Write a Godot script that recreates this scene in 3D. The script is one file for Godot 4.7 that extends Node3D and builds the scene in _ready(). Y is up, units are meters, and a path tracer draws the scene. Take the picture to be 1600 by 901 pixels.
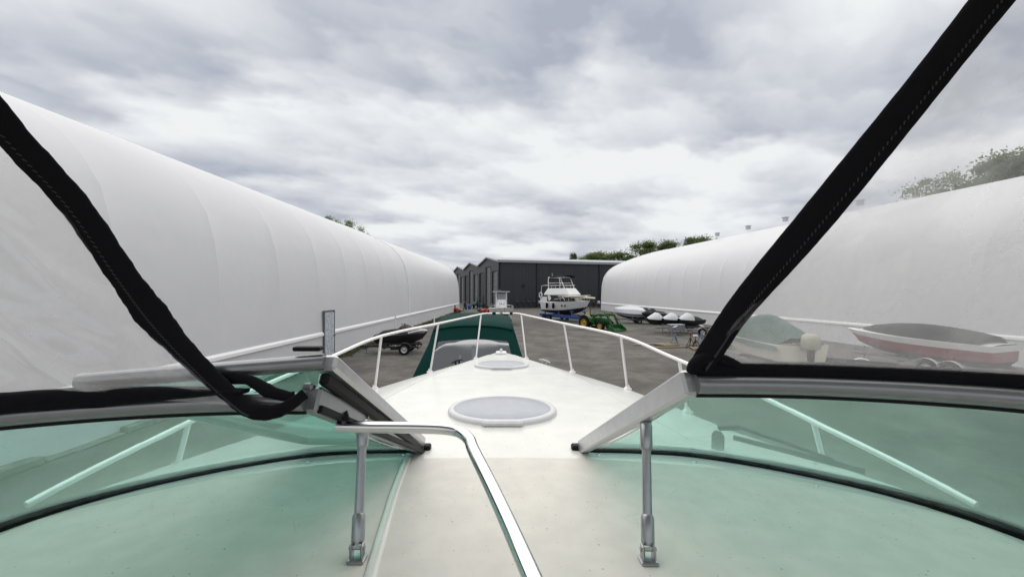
extends Node3D
# A boatyard seen from the cockpit of a cabin cruiser, out through its open centre windshield.
# World axes: x to starboard, y up, -z forward. Metres. The eye stands 3.5 m above the gravel.
const EYE := 3.5
var M := {}
var used := {}
var rng := RandomNumberGenerator.new()


# ------------------------------------------------------------------ geometry
class B:
	var st := SurfaceTool.new()
	var g := 1
	var tint := Color(1, 1, 1)

	func _init() -> void:
		st.begin(Mesh.PRIMITIVE_TRIANGLES)

	func smooth() -> void:
		g += 1
		st.set_smooth_group(g)

	func flat() -> void:
		st.set_smooth_group(-1)

	func tri(a: Vector3, b: Vector3, c: Vector3) -> void:   # a, b, c run counter-clockwise seen from outside
		st.set_color(tint)
		st.add_vertex(a)
		st.add_vertex(c)
		st.add_vertex(b)

	func quad(a: Vector3, b: Vector3, c: Vector3, d: Vector3) -> void:
		tri(a, b, c)
		tri(a, c, d)

	func face(p: Array, middle: Vector3) -> void:   # a convex face turned away from middle
		var m := Vector3.ZERO
		for v in p:
			m += v
		m /= p.size()
		var n: Vector3 = (p[1] - p[0]).cross(p[2] - p[0])
		if n.dot(m - middle) < 0:
			p.reverse()
		for i in range(1, p.size() - 1):
			tri(p[0], p[i], p[i + 1])

	func box(at: Vector3, size: Vector3, turn := Basis(), bevel := 0.0) -> void:
		flat()
		var h := size / 2.0
		var b := minf(bevel, minf(h.x, minf(h.y, h.z)) * 0.9)
		var p := func(s: Vector3, axis: int) -> Vector3:
			var v := Vector3(h.x - b, h.y - b, h.z - b)
			v[axis] = h[axis]
			return at + turn * (v * s)
		for a in 3:
			var u: int = (a + 1) % 3
			var w: int = (a + 2) % 3
			for s in [-1.0, 1.0]:
				var q := []
				for k in [[-1.0, -1.0], [1.0, -1.0], [1.0, 1.0], [-1.0, 1.0]]:
					var sg := Vector3.ZERO
					sg[a] = s
					sg[u] = k[0]
					sg[w] = k[1]
					q.append(p.call(sg, a))
				face(q, at)
			if b > 0.0:
				for k in [[-1.0, -1.0], [1.0, -1.0], [1.0, 1.0], [-1.0, 1.0]]:
					var s1 := Vector3.ZERO
					s1[a] = -1.0
					s1[u] = k[0]
					s1[w] = k[1]
					var s2 := s1
					s2[a] = 1.0
					face([p.call(s1, u), p.call(s1, w), p.call(s2, w), p.call(s2, u)], at)
		if b > 0.0:
			for sx in [-1.0, 1.0]:
				for sy in [-1.0, 1.0]:
					for sz in [-1.0, 1.0]:
						var s := Vector3(sx, sy, sz)
						face([p.call(s, 0), p.call(s, 1), p.call(s, 2)], at)

	func bar(a: Vector3, b: Vector3, w: float, h: float, bevel := 0.0, up := Vector3.UP) -> void:   # a box from a to b, h along up
		var x := (b - a).normalized()
		var z := x.cross(up).normalized()
		if z.length() < 0.5:
			z = x.cross(Vector3.RIGHT).normalized()
		var y := z.cross(x)
		box((a + b) / 2.0, Vector3(a.distance_to(b), h, w), Basis(x, y, z), bevel)

	func loft(rings: Array, closed := false, caps := false, soft := true, flip := false) -> void:
		if soft:
			smooth()
		else:
			flat()
		for i in rings.size() - 1:
			var r: PackedVector3Array = rings[i]
			var q: PackedVector3Array = rings[i + 1]
			for j in (r.size() if closed else r.size() - 1):
				var k := (j + 1) % r.size()
				if flip:
					quad(r[j], q[j], q[k], r[k])
				else:
					quad(r[j], r[k], q[k], q[j])
		if caps:
			flat()
			for e in [0, rings.size() - 1]:
				var r: PackedVector3Array = rings[e]
				var m := Vector3.ZERO
				for v in r:
					m += v
				m /= r.size()
				for j in r.size():
					var k := (j + 1) % r.size()
					if (e == 0) != flip:
						tri(m, r[k], r[j])
					else:
						tri(m, r[j], r[k])

	func tube(path: Array, radius, sides := 8, caps := true, squash := 1.0, up := Vector3.ZERO) -> void:
		var rings := []
		var prev := Vector3.ZERO
		for i in path.size():
			var t: Vector3 = (path[mini(i + 1, path.size() - 1)] - path[maxi(i - 1, 0)]).normalized()
			if prev == Vector3.ZERO:
				prev = up if up != Vector3.ZERO else (Vector3.UP if absf(t.y) < 0.9 else Vector3.RIGHT)
			var n: Vector3 = (prev - t * prev.dot(t)).normalized()
			prev = n if up == Vector3.ZERO else up
			var bn := t.cross(n)
			var rad: float = radius[i] if radius is Array else radius
			var ring := PackedVector3Array()
			for k in sides:
				var a := TAU * k / sides
				ring.append(path[i] + (n * cos(a) * squash + bn * sin(a)) * rad)
			rings.append(ring)
		loft(rings, true, caps, true, false)

	func lathe(at: Transform3D, profile: Array, sides := 16, soft := true) -> void:   # profile of [radius, height]
		var rings := []
		for p in profile:
			var ring := PackedVector3Array()
			for k in sides:
				var a := TAU * k / sides
				ring.append(at * Vector3(cos(a) * p[0], p[1], sin(a) * p[0]))
			rings.append(ring)
		loft(rings, true, false, soft, true)

	func disc(at: Transform3D, r: float, sides := 16) -> void:
		flat()
		for k in sides:
			var a := TAU * k / sides
			var b := TAU * (k + 1) / sides
			tri(at.origin, at * Vector3(cos(b) * r, 0, sin(b) * r), at * Vector3(cos(a) * r, 0, sin(a) * r))

	func prism(poly: PackedVector2Array, at: Transform3D, depth: float) -> void:   # outline in x, y, drawn out along z
		flat()
		if Geometry2D.is_polygon_clockwise(poly):
			poly = poly.duplicate()
			poly.reverse()
		var t := Geometry2D.triangulate_polygon(poly)
		var f := func(v: Vector2, z: float) -> Vector3: return at * Vector3(v.x, v.y, z)
		for i in range(0, t.size(), 3):
			var a := poly[t[i]]
			var b := poly[t[i + 1]]
			var c := poly[t[i + 2]]
			if (b - a).cross(c - a) < 0:
				var s := b
				b = c
				c = s
			tri(f.call(a, depth / 2), f.call(b, depth / 2), f.call(c, depth / 2))
			tri(f.call(a, -depth / 2), f.call(c, -depth / 2), f.call(b, -depth / 2))
		for i in poly.size():
			var a := poly[i]
			var b := poly[(i + 1) % poly.size()]
			quad(f.call(a, depth / 2), f.call(a, -depth / 2), f.call(b, -depth / 2), f.call(b, depth / 2))

	func mesh(m: Material) -> ArrayMesh:
		st.generate_normals()
		var r := st.commit()
		r.surface_set_material(0, m)
		return r


func put(b: B, called: String, m: Material, parent: Node3D = self) -> MeshInstance3D:
	var o := MeshInstance3D.new()
	o.mesh = b.mesh(m)
	o.name = called if parent != self else numbered(called)
	parent.add_child(o, true)
	return o


func inst(mesh: Mesh, called: String, parent: Node3D, at := Transform3D()) -> MeshInstance3D:
	var o := MeshInstance3D.new()
	o.mesh = mesh
	o.name = called
	o.transform = at
	parent.add_child(o, true)
	return o


func numbered(called: String) -> String:
	var n: int = used.get(called, 0)
	used[called] = n + 1
	return called if n == 0 else "%s_%03d" % [called, n]


func tag(o: Node, label: String, category: String, group := "", kind := "") -> void:
	if label:
		o.set_meta("label", label)
	if category:
		o.set_meta("category", category)
	if group:
		o.set_meta("group", group)
	if kind:
		o.set_meta("kind", kind)


func thing(called: String, label: String, category: String, at := Vector3.ZERO, turn := 0.0, group := "") -> Node3D:
	var o := Node3D.new()
	o.name = numbered(called)
	add_child(o)
	o.position = at
	o.rotation.y = turn
	tag(o, label, category, group)
	return o


func copy(o: Node3D, called: String, label: String, at: Vector3, turn: float) -> Node3D:
	var c: Node3D = o.duplicate()
	c.name = numbered(called)
	add_child(c)
	c.position = at
	c.rotation.y = turn
	c.set_meta("label", label)
	return c


func V(x: float, y: float, d: float) -> Vector3:   # y from eye height, d ahead of the eye
	return Vector3(x, EYE + y, -d)


func G(x: float, d: float, y := 0.0) -> Vector3:   # a spot on the gravel
	return Vector3(x, y, -d)


func heading(dx: float, dd: float) -> float:   # the turn that points local +x along (dx, dd)
	return atan2(dd, dx)


func spline(p: Array, n: int) -> Array:
	var out := []
	var m := p.size()
	for i in n + 1:
		var t := float(i) / n * (m - 1)
		var k := mini(int(t), m - 2)
		var f := t - k
		out.append(p[k].cubic_interpolate(p[k + 1], p[maxi(k - 1, 0)], p[mini(k + 2, m - 1)], f))
	return out


func hump(x: float, c: float, w: float) -> float:
	return exp(-pow((x - c) / w, 2.0))


# ------------------------------------------------------------------ materials
func C(r: float, g: float, b: float, a := 1.0) -> Color:
	var c := Color(r, g, b).linear_to_srgb()
	c.a = a
	return c


func noise_tex(frequency: float, octaves: int, s: int, low: float, high: float, size := 512, gain := 0.5, contrast := 1.0) -> ImageTexture:
	var n := FastNoiseLite.new()
	n.noise_type = FastNoiseLite.TYPE_SIMPLEX_SMOOTH
	n.frequency = frequency
	n.fractal_octaves = octaves
	n.fractal_gain = gain
	n.seed = s
	var im := n.get_seamless_image(size, size)
	var d := im.get_data()
	for i in d.size():
		var v := clampf((d[i] / 255.0 - 0.5) * contrast + 0.5, 0.0, 1.0)
		d[i] = int(255.0 * lerpf(low, high, v))
	return ImageTexture.create_from_image(Image.create_from_data(size, size, false, Image.FORMAT_L8, d))


func speck_tex(size: int, count: int) -> ImageTexture:   # clean gelcoat with grit, leaf bits and a few scuffs
	var r := RandomNumberGenerator.new()
	r.seed = 31
	var im := Image.create(size, size, false, Image.FORMAT_RGB8)
	im.fill(Color(1, 1, 1))
	for k in count:
		var x := r.randi_range(3, size - 8)
		var y := r.randi_range(3, size - 8)
		var v := r.randf_range(0.55, 0.95)
		im.fill_rect(Rect2i(x, y, 1 + r.randi() % 2, 1 + r.randi() % 2), Color(v, v * 0.98, v * 0.93))
	for k in 26:
		var p := Vector2(r.randf_range(20, size - 60), r.randf_range(20, size - 60))
		var d := Vector2.from_angle(r.randf() * TAU)
		var v := r.randf_range(0.90, 0.97)
		for s in r.randi_range(15, 60):
			p += d
			d = d.rotated(r.randf_range(-0.06, 0.06))
			if p.x > 1 and p.y > 1 and p.x < size - 2 and p.y < size - 2:
				im.set_pixel(int(p.x), int(p.y), Color(v, v, v * 0.98))
	return ImageTexture.create_from_image(im)


func film_tex(frequency: float, s: int, low: float, high: float, drops: int) -> ImageTexture:   # milky film: white, its cover in alpha
	var n := FastNoiseLite.new()
	n.noise_type = FastNoiseLite.TYPE_SIMPLEX_SMOOTH
	n.frequency = frequency
	n.fractal_octaves = 5
	n.fractal_gain = 0.6
	n.seed = s
	var g := n.get_seamless_image(512, 512).get_data()
	var r := RandomNumberGenerator.new()
	r.seed = s
	var d := PackedByteArray()
	d.resize(512 * 512 * 4)
	d.fill(255)
	for i in 512 * 512:
		d[i * 4 + 3] = int(255.0 * lerpf(low, high, clampf((g[i] / 255.0 - 0.5) * 1.8 + 0.5, 0, 1)))
	for k in drops:   # dried drops
		var x := r.randi_range(2, 508)
		var y := r.randi_range(2, 508)
		var a := r.randi_range(40, 120)
		for q in [[0, 0], [1, 0], [0, 1], [1, 1]]:
			d[((y + q[1]) * 512 + x + q[0]) * 4 + 3] = a
	return ImageTexture.create_from_image(Image.create_from_data(512, 512, false, Image.FORMAT_RGBA8, d))


var T := {}


func mat(called: String, color: Color, rough := 0.6, metal := 0.0, tex := "", scale := 1.0, detail := "", dscale := 1.0) -> StandardMaterial3D:
	var m := StandardMaterial3D.new()
	m.resource_name = called
	m.albedo_color = color
	m.roughness = rough
	m.metallic = metal
	if tex:
		m.albedo_texture = T[tex]
		m.uv1_triplanar = true
		m.uv1_world_triplanar = true
		m.uv1_scale = Vector3.ONE * scale
	if detail:
		m.detail_enabled = true
		m.detail_albedo = T[detail]
		m.detail_blend_mode = BaseMaterial3D.BLEND_MODE_MUL
		m.detail_uv_layer = BaseMaterial3D.DETAIL_UV_2
		m.uv2_triplanar = true
		m.uv2_world_triplanar = true
		m.uv2_scale = Vector3.ONE * dscale
	M[called] = m
	return m


func bump(m: StandardMaterial3D, tex: String, depth: float) -> void:
	m.heightmap_enabled = true
	m.heightmap_texture = T[tex]
	m.heightmap_scale = depth


func materials() -> void:
	T.fine = noise_tex(0.06, 4, 3, 0.93, 1.0)
	T.mottle = noise_tex(0.012, 5, 5, 0.78, 1.0, 512, 0.55, 1.5)
	T.faint = noise_tex(0.010, 5, 8, 0.955, 1.0, 512, 0.55, 1.4)
	T.smooth = noise_tex(0.006, 4, 18, 0.975, 1.0, 512, 0.5, 1.2)
	T.gravel = noise_tex(0.16, 3, 11, 0.42, 1.0, 1024, 0.75, 1.6)
	T.patches = noise_tex(0.010, 6, 13, 0.76, 1.0, 1024, 0.66, 1.8)
	T.height = noise_tex(0.05, 4, 17, 0.0, 1.0)
	T.specks = speck_tex(512, 260)
	T.smear = film_tex(0.010, 23, 0.20, 0.46, 0)
	T.spray = film_tex(0.008, 29, 0.0, 0.10, 420)
	var m := mat("gravel", C(0.335, 0.31, 0.27), 0.95, 0.0, "patches", 1 / 26.0, "gravel", 1 / 5.0)
	bump(m, "gravel", 2.0)
	m.vertex_color_use_as_albedo = true
	m = mat("fabric", C(0.87, 0.87, 0.885), 0.5, 0.0, "smooth", 1 / 23.0)
	m.backlight_enabled = true
	m.backlight = Color(0.75, 0.75, 0.75)
	bump(m, "height", 1.0)
	mat("fabric_strip", C(0.87, 0.87, 0.87), 0.5)
	mat("footing", C(0.27, 0.26, 0.22), 0.95, 0.0, "mottle", 1 / 1.7)
	m = mat("weeds", C(0.11, 0.115, 0.05), 0.9)
	mat("door_metal", C(0.66, 0.72, 0.79), 0.45, 0.0, "mottle", 1 / 1.3)
	mat("door_frame", C(0.13, 0.13, 0.14), 0.5)
	mat("siding", C(0.034, 0.038, 0.048), 0.55, 0.0, "faint", 1 / 6.0)
	mat("trim", C(0.36, 0.38, 0.40), 0.5)
	mat("roof_metal", C(0.30, 0.31, 0.33), 0.5)
	mat("roller", C(0.15, 0.165, 0.165), 0.5, 0.0, "faint", 1 / 3.0)
	mat("dark_inside", C(0.015, 0.015, 0.017), 0.9)
	mat("gelcoat", C(0.69, 0.695, 0.645), 0.24, 0.0, "faint", 1 / 1.4, "specks", 1 / 1.1)
	mat("dash", C(0.66, 0.635, 0.575), 0.55, 0.0, "faint", 1 / 0.55, "specks", 1 / 0.8)
	mat("hatch_lens", C(0.37, 0.39, 0.43), 0.38, 0.0, "faint", 1 / 0.4)
	mat("hatch_frame", C(0.64, 0.64, 0.64), 0.4, 0.0, "faint", 1 / 0.2)
	mat("rail", C(0.86, 0.83, 0.82), 0.32, 0.55)
	mat("stainless", C(0.72, 0.72, 0.73), 0.12, 1.0)
	mat("aluminium", C(0.62, 0.63, 0.64), 0.36, 0.85, "faint", 1 / 0.25, "fine", 1 / 0.05)
	mat("dull_aluminium", C(0.29, 0.30, 0.31), 0.32, 0.8, "faint", 1 / 0.3)
	mat("zinc", C(0.40, 0.41, 0.42), 0.3, 0.9, "faint", 1 / 0.06)
	mat("gasket", C(0.012, 0.012, 0.013), 0.45)
	mat("canvas_black", C(0.010, 0.010, 0.012), 0.8, 0.0, "fine", 1 / 0.05)
	mat("stitch", C(0.03, 0.03, 0.034), 0.7)
	m = mat("headliner", C(0.45, 0.45, 0.44), 0.9)
	m = mat("glass", C(0.655, 0.975, 0.905, 0.0), 0.0)
	m.transparency = BaseMaterial3D.TRANSPARENCY_ALPHA
	m.refraction_enabled = true
	m.refraction_scale = 0.05
	m = mat("vinyl", C(0.80, 0.79, 0.80, 1.0), 0.2)
	m.transparency = BaseMaterial3D.TRANSPARENCY_ALPHA
	m.albedo_texture = T.smear
	m.uv1_triplanar = true
	m.uv1_world_triplanar = true
	m.uv1_scale = Vector3(1 / 0.9, 1 / 1.3, 1 / 0.9)
	m.backlight_enabled = true
	m.backlight = Color(0.9, 0.9, 0.9)
	m = mat("vinyl_gloss", C(0.7, 0.7, 0.7, 0.02), 0.03)
	m.transparency = BaseMaterial3D.TRANSPARENCY_ALPHA
	m = mat("salt_film", C(0.72, 0.74, 0.72, 1.0), 0.9)
	m.transparency = BaseMaterial3D.TRANSPARENCY_ALPHA
	m.albedo_texture = T.spray
	m.uv1_triplanar = true
	m.uv1_world_triplanar = true
	m.uv1_scale = Vector3.ONE / 0.7
	m = mat("clear_pane", C(0.35, 0.37, 0.38, 0.5), 0.1)
	m.transparency = BaseMaterial3D.TRANSPARENCY_ALPHA
	m = mat("cloudy_vinyl", C(0.20, 0.21, 0.22, 0.58), 0.10)
	m.transparency = BaseMaterial3D.TRANSPARENCY_ALPHA
	mat("canvas_green", C(0.006, 0.042, 0.035), 0.85, 0.0, "fine", 1 / 0.3)
	mat("tarp_green", C(0.012, 0.085, 0.062), 0.6, 0.0, "mottle", 1 / 1.3)
	mat("boat_white", C(0.80, 0.80, 0.79), 0.3, 0.0, "faint", 1 / 2.0)
	mat("boat_cream", C(0.74, 0.71, 0.58), 0.4)
	mat("boat_grey", C(0.42, 0.44, 0.47), 0.4)
	mat("boat_red", C(0.24, 0.018, 0.024), 0.25)
	mat("bottom_paint", C(0.02, 0.022, 0.026), 0.7)
	mat("tinted", C(0.010, 0.012, 0.013), 0.12)
	mat("cover_dark", C(0.022, 0.023, 0.027), 0.8, 0.0, "mottle", 1 / 0.7)
	mat("cover_white", C(0.62, 0.62, 0.64), 0.6, 0.0, "faint", 1 / 0.5)
	mat("shrink_wrap", C(0.62, 0.63, 0.66), 0.4)
	mat("black_plastic", C(0.018, 0.018, 0.02), 0.4)
	mat("rubber", C(0.016, 0.016, 0.017), 0.85)
	mat("black_steel", C(0.02, 0.02, 0.022), 0.5)
	mat("galvanised", C(0.36, 0.37, 0.39), 0.5, 0.6, "mottle", 1 / 0.4)
	mat("wheel_rim", C(0.5, 0.5, 0.52), 0.4, 0.4)
	mat("blue_paint", C(0.014, 0.06, 0.23), 0.45)
	mat("stand_blue", C(0.20, 0.27, 0.36), 0.5, 0.0, "mottle", 1 / 0.3)
	mat("rust", C(0.12, 0.065, 0.035), 0.85, 0.0, "mottle", 1 / 0.2)
	mat("tractor_green", C(0.011, 0.095, 0.018), 0.35)
	mat("tractor_yellow", C(0.42, 0.29, 0.03), 0.4)
	mat("machine_red", C(0.36, 0.03, 0.015), 0.5)
	mat("machine_teal", C(0.02, 0.075, 0.06), 0.5)
	mat("pallet_wood", C(0.33, 0.27, 0.19), 0.9, 0.0, "mottle", 1 / 0.5)
	mat("cowl_silver", C(0.5, 0.52, 0.55), 0.35)
	mat("cowl_cream", C(0.42, 0.40, 0.30), 0.4)
	mat("pvc", C(0.82, 0.82, 0.81), 0.45)
	mat("bark", C(0.10, 0.08, 0.06), 0.95)
	for k in ["canvas_black", "gasket", "rubber", "canvas_green"]:
		M[k].metallic_specular = 0.2
	for k in 3:
		m = mat("leaves_%d" % k, [C(0.050, 0.085, 0.022), C(0.085, 0.125, 0.035), C(0.030, 0.055, 0.020)][k], 0.7)
		m.backlight_enabled = true
		m.backlight = Color(0.45, 0.5, 0.3)


# ------------------------------------------------------------------ sky
func sky_texture() -> ImageTexture:
	var w := 2048
	var h := 1024
	var data := PackedFloat32Array()
	data.resize(w * h * 3)
	var big := FastNoiseLite.new()
	big.noise_type = FastNoiseLite.TYPE_SIMPLEX_SMOOTH
	big.frequency = 0.72
	big.fractal_octaves = 6
	big.fractal_gain = 0.5
	big.seed = 21
	var wisp := FastNoiseLite.new()
	wisp.noise_type = FastNoiseLite.TYPE_SIMPLEX_SMOOTH
	wisp.frequency = 2.3
	wisp.fractal_octaves = 5
	wisp.fractal_gain = 0.55
	wisp.seed = 4
	var grey := Vector3(0.42, 0.455, 0.54)
	var white := Vector3(0.87, 0.89, 0.905)
	for j in h:
		var up := (0.5 - (j + 0.5) / h) * PI
		var s := sin(up)
		var c := cos(up)
		for i in w:
			var at := (j * w + i) * 3
			var v := Vector3(0.24, 0.235, 0.22)
			if s > 0.0:
				var a := (i + 0.5) / w * TAU
				var far := c / (s + 0.13)
				# wind-drawn: longer along one bearing than across it
				var x := cos(a) * far
				var z := sin(a) * far
				var along := z * 0.94 + x * 0.34
				var across := x * 0.94 - z * 0.34
				var n2 := wisp.get_noise_2d(along * 0.8, across * 1.2)
				var n := big.get_noise_2d(along * 0.9 + n2 * 0.16, across * 1.2 + n2 * 0.16)
				var t := clampf(0.62 + n * 1.1 + n2 * 0.30 + 0.12 * exp(-s * 6.0), 0.0, 1.0)
				v = grey.lerp(white, t) / 1.45
			data[at] = v.x
			data[at + 1] = v.y
			data[at + 2] = v.z
	return ImageTexture.create_from_image(Image.create_from_data(w, h, false, Image.FORMAT_RGBF, data.to_byte_array()))


func _ready() -> void:
	rng.seed = 7
	# ---- camera: an ultra-wide phone lens, level, nudged a hair off its axis
	var cam := Camera3D.new()
	cam.name = "camera"
	cam.projection = Camera3D.PROJECTION_FRUSTUM
	cam.near = 0.05
	cam.far = 2000.0
	cam.size = 0.05 * 901.0 / 620.0
	cam.frustum_offset = Vector2(17.0, 4.5) / 620.0 * 0.05
	cam.position = Vector3(0, EYE, 0)
	add_child(cam)
	cam.current = true
	# ---- overcast sky and a veiled sun
	var env := Environment.new()
	env.background_mode = Environment.BG_SKY
	env.sky = Sky.new()
	var sm := PanoramaSkyMaterial.new()
	sm.panorama = sky_texture()
	env.sky.sky_material = sm
	env.tonemap_mode = Environment.TONE_MAPPER_LINEAR
	env.tonemap_exposure = 1.45
	env.sdfgi_enabled = true
	env.ssao_enabled = true
	env.ssil_enabled = true
	var we := WorldEnvironment.new()
	we.name = "world_environment"
	we.environment = env
	add_child(we)
	var sun := DirectionalLight3D.new()
	sun.name = "sun"
	sun.light_energy = 0.5
	sun.light_angular_distance = 110.0
	sun.light_color = Color(1.0, 0.98, 0.95)
	sun.shadow_enabled = true
	add_child(sun)
	sun.look_at_from_position(Vector3(-3, 30, -15), Vector3.ZERO)
	materials()
	ground()
	domes()
	sheds()
	trees()
	own_boat()
	yard()


# ------------------------------------------------------------------ setting
func ground() -> void:
	var n := FastNoiseLite.new()
	n.frequency = 0.045
	n.fractal_octaves = 4
	n.seed = 9
	var lines := [-700.0, -400.0, -250.0]
	for i in 121:
		lines.append(-160.0 + i * 2.6666)
	lines.append_array([250.0, 400.0, 700.0])
	var b := B.new()
	b.smooth()
	for i in lines.size() - 1:
		for j in lines.size() - 1:
			var p := []
			for k in [[0, 0], [0, 1], [1, 1], [1, 0]]:
				p.append(Vector3(lines[i + k[0]], 0, lines[j + k[1]] - 60.0))
			for t in [[0, 1, 2], [0, 2, 3]]:
				for k in [t[0], t[2], t[1]]:
					# worn wheel tracks run down the lane between the domes; damp earth elsewhere
					var v: Vector3 = p[k]
					var q: float = 0.45 * n.get_noise_2d(v.x * 1.6 + v.z * 0.1, v.z * 0.5 - v.x * 0.1)
					b.st.set_color(Color(0.86 + 0.30 * q, 0.86 + 0.29 * q, 0.86 + 0.26 * q))
					b.st.add_vertex(v)
	tag(put(b, "ground", M.gravel), "", "", "", "structure")
	# weeds along the foot of the left dome
	var mm := MultiMesh.new()
	var blade := B.new()
	blade.flat()
	for k in 7:
		var a := k * 2.4
		var r := Vector3(cos(a), 0, sin(a))
		var root := r * 0.03 * k / 2.0
		blade.tri(root - r.cross(Vector3.UP) * 0.012, root + r.cross(Vector3.UP) * 0.012, root + r * 0.10 + Vector3.UP * (0.14 + 0.03 * (k % 3)))
	mm.transform_format = MultiMesh.TRANSFORM_3D
	mm.mesh = blade.mesh(M.weeds)
	mm.instance_count = 2600
	for i in 2600:
		var d := rng.randf_range(15.0, 70.0)
		var clump := 0.5 + 0.5 * n.get_noise_1d(d * 14.0)
		var x := -9.62 + 0.03 * d + absf(rng.randfn(0.0, 0.22)) * (0.5 + clump)
		var s := rng.randf_range(0.5, 1.5) * (0.5 + clump)
		mm.set_instance_transform(i, Transform3D(Basis(Vector3.UP, rng.randf() * TAU).scaled(Vector3(s, s, s)), Vector3(x + 0.22, 0, -d)))
	var w := MultiMeshInstance3D.new()
	w.name = "weeds"
	w.multimesh = mm
	add_child(w)
	tag(w, "low green weeds along the foot of the left fabric dome", "weeds", "", "stuff")


const PROFILE := [[0.0, 0.0], [0.0, 0.7], [0.0, 1.35], [0.03, 2.3], [0.06, 3.2], [0.1, 4.2], [0.24, 5.2], [0.5, 6.1], [0.95, 6.85], [1.55, 7.5], [2.3, 8.02], [3.3, 8.52], [4.6, 9.07], [6.2, 9.67], [8.0, 10.25], [10.0, 10.82], [12.4, 11.35], [15.0, 11.65]]


func dome_panel(bay: float, s: float) -> ArrayMesh:
	var full := PROFILE.duplicate()
	for i in range(PROFILE.size() - 2, -1, -1):
		full.append([30.0 - PROFILE[i][0], PROFILE[i][1]])
	var b := B.new()
	var rings := []
	for i in 13:
		var t := i / 12.0
		var ring := PackedVector3Array()
		var slack := pow(sin(PI * t), 0.55)
		for j in full.size():
			var u: float = full[j][0]
			var h: float = full[j][1]
			var a: Array = full[maxi(j - 1, 0)]
			var c: Array = full[mini(j + 1, full.size() - 1)]
			var n := Vector2(-(c[1] - a[1]), c[0] - a[0]).normalized()
			var sag := slack * (0.004 + 0.08 * hump(h, 5.2, 1.4))
			if h < 1.4:
				sag = 0.0
			ring.append(Vector3(t * bay, h - n.y * sag, s * (u - n.x * sag)))
		rings.append(ring)
	b.loft(rings, false, false, true, s > 0)
	return b.mesh(M.fabric)


func domes() -> void:
	for side in [-1, 1]:
		var label := "white fabric dome hall on the left with a narrow steel door" if side < 0 else "white fabric dome hall on the right with small vents along its ridge"
		var turn := heading(0.03, 1.0) if side < 0 else heading(-0.096, 1.0)
		var at := G(-9.7 - 0.42, -14.0) if side < 0 else G(25.7 + 0.096 * 14.0, -14.0)
		var d := thing("fabric_dome", label, "dome", at, turn, "white fabric storage domes")
		var s := float(side)
		var bay := 3.4
		var bays := 25
		var length := bay * bays if side < 0 else 88.0
		if side > 0:
			bays = 26
			bay = 88.0 / 26.0
		var panel := dome_panel(bay, s)
		for k in bays:
			inst(panel, "fabric_panel", d, Transform3D(Basis(), Vector3(k * bay, 0, 0)))
		# closed ends
		for e in [0.02, length - 0.02]:
			var poly := PackedVector2Array()
			for p in PROFILE:
				poly.append(Vector2(p[0], p[1]))
			for i in range(PROFILE.size() - 2, -1, -1):
				poly.append(Vector2(30.0 - PROFILE[i][0], PROFILE[i][1]))
			var b := B.new()
			b.prism(poly, Transform3D(Basis(Vector3(0, 0, s), Vector3.UP, Vector3(-s, 0, 0)), Vector3(e, 0, 0)), 0.03)
			put(b, "end_wall", M.fabric, d)
		# the sleeve that takes the tension pipe, and its keder seams
		var b := B.new()
		b.prism(PackedVector2Array([Vector2(0.0, 1.44), Vector2(-0.075, 1.36), Vector2(-0.085, 1.25), Vector2(0.0, 1.22)]), Transform3D(Basis(Vector3(0, 0, s), Vector3.UP, Vector3(-s, 0, 0)), Vector3(length / 2, 0, 0)), length)
		put(b, "tension_sleeve", M.fabric_strip, d)
		for k in ([15, 25] if side < 0 else [9, 26]):
			b = B.new()
			var path := []
			for p in PROFILE:
				path.append(Vector3(k * bay, p[1], s * (p[0] - 0.02)))
			b.tube(path, 0.055, 6)
			put(b, "seam_rope", M.fabric_strip, d)
		b = B.new()
		for k in (int(length / 1.7) if side < 0 else 0):
			var hh := 0.14 + 0.07 * sin(k * 2.3)
			b.box(Vector3(k * 1.7 + 0.85, hh / 2, -s * 0.10), Vector3(1.66, hh, 0.26 + 0.04 * sin(k * 1.7)), Basis(Vector3.UP, 0.02 * sin(k * 3.1)), 0.03)
		if side < 0:
			put(b, "footing", M.footing, d)
		if side < 0:
			# door 20.2 to 21.4 m ahead of the eye
			var dr := Node3D.new()
			dr.name = "door"
			d.add_child(dr)
			dr.position = Vector3(14.0 + 20.8, 0.12, 0.0)
			b = B.new()
			b.box(Vector3(0, 1.15, 0.05), Vector3(1.06, 2.26, 0.08), Basis(), 0.01)
			put(b, "leaf", M.door_metal, dr)
			b = B.new()
			for x in [-0.56, 0.56]:
				b.box(Vector3(x, 1.19, 0.05), Vector3(0.06, 2.40, 0.11), Basis(), 0.01)
			b.box(Vector3(0, 2.36, 0.05), Vector3(1.10, 0.07, 0.11), Basis(), 0.01)
			put(b, "frame", M.door_frame, dr)
			b = B.new()
			b.tube([Vector3(0.38, 1.05, 0.09), Vector3(0.38, 1.05, 0.16)], 0.02)
			b.lathe(Transform3D(Basis(Vector3.RIGHT, PI / 2), Vector3(0.38, 1.05, 0.15)), [[0.0, 0.07], [0.04, 0.055], [0.045, 0.02], [0.02, 0.0]], 10)
			put(b, "knob", M.black_steel, dr)
		else:
			for k in [[34.6, 0], [38.7, 0], [42.8, 0], [48.5, 0], [54.5, 0]]:
				b = B.new()
				b.box(Vector3(k[0] + 14.0, 11.38, s * 9.6), Vector3(0.42, 0.46, 0.42), Basis(), 0.04)
				b.box(Vector3(k[0] + 14.0, 11.60, s * 9.6), Vector3(0.55, 0.09, 0.55), Basis(), 0.03)
				put(b, "ridge_vent", M.boat_grey, d)


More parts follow.
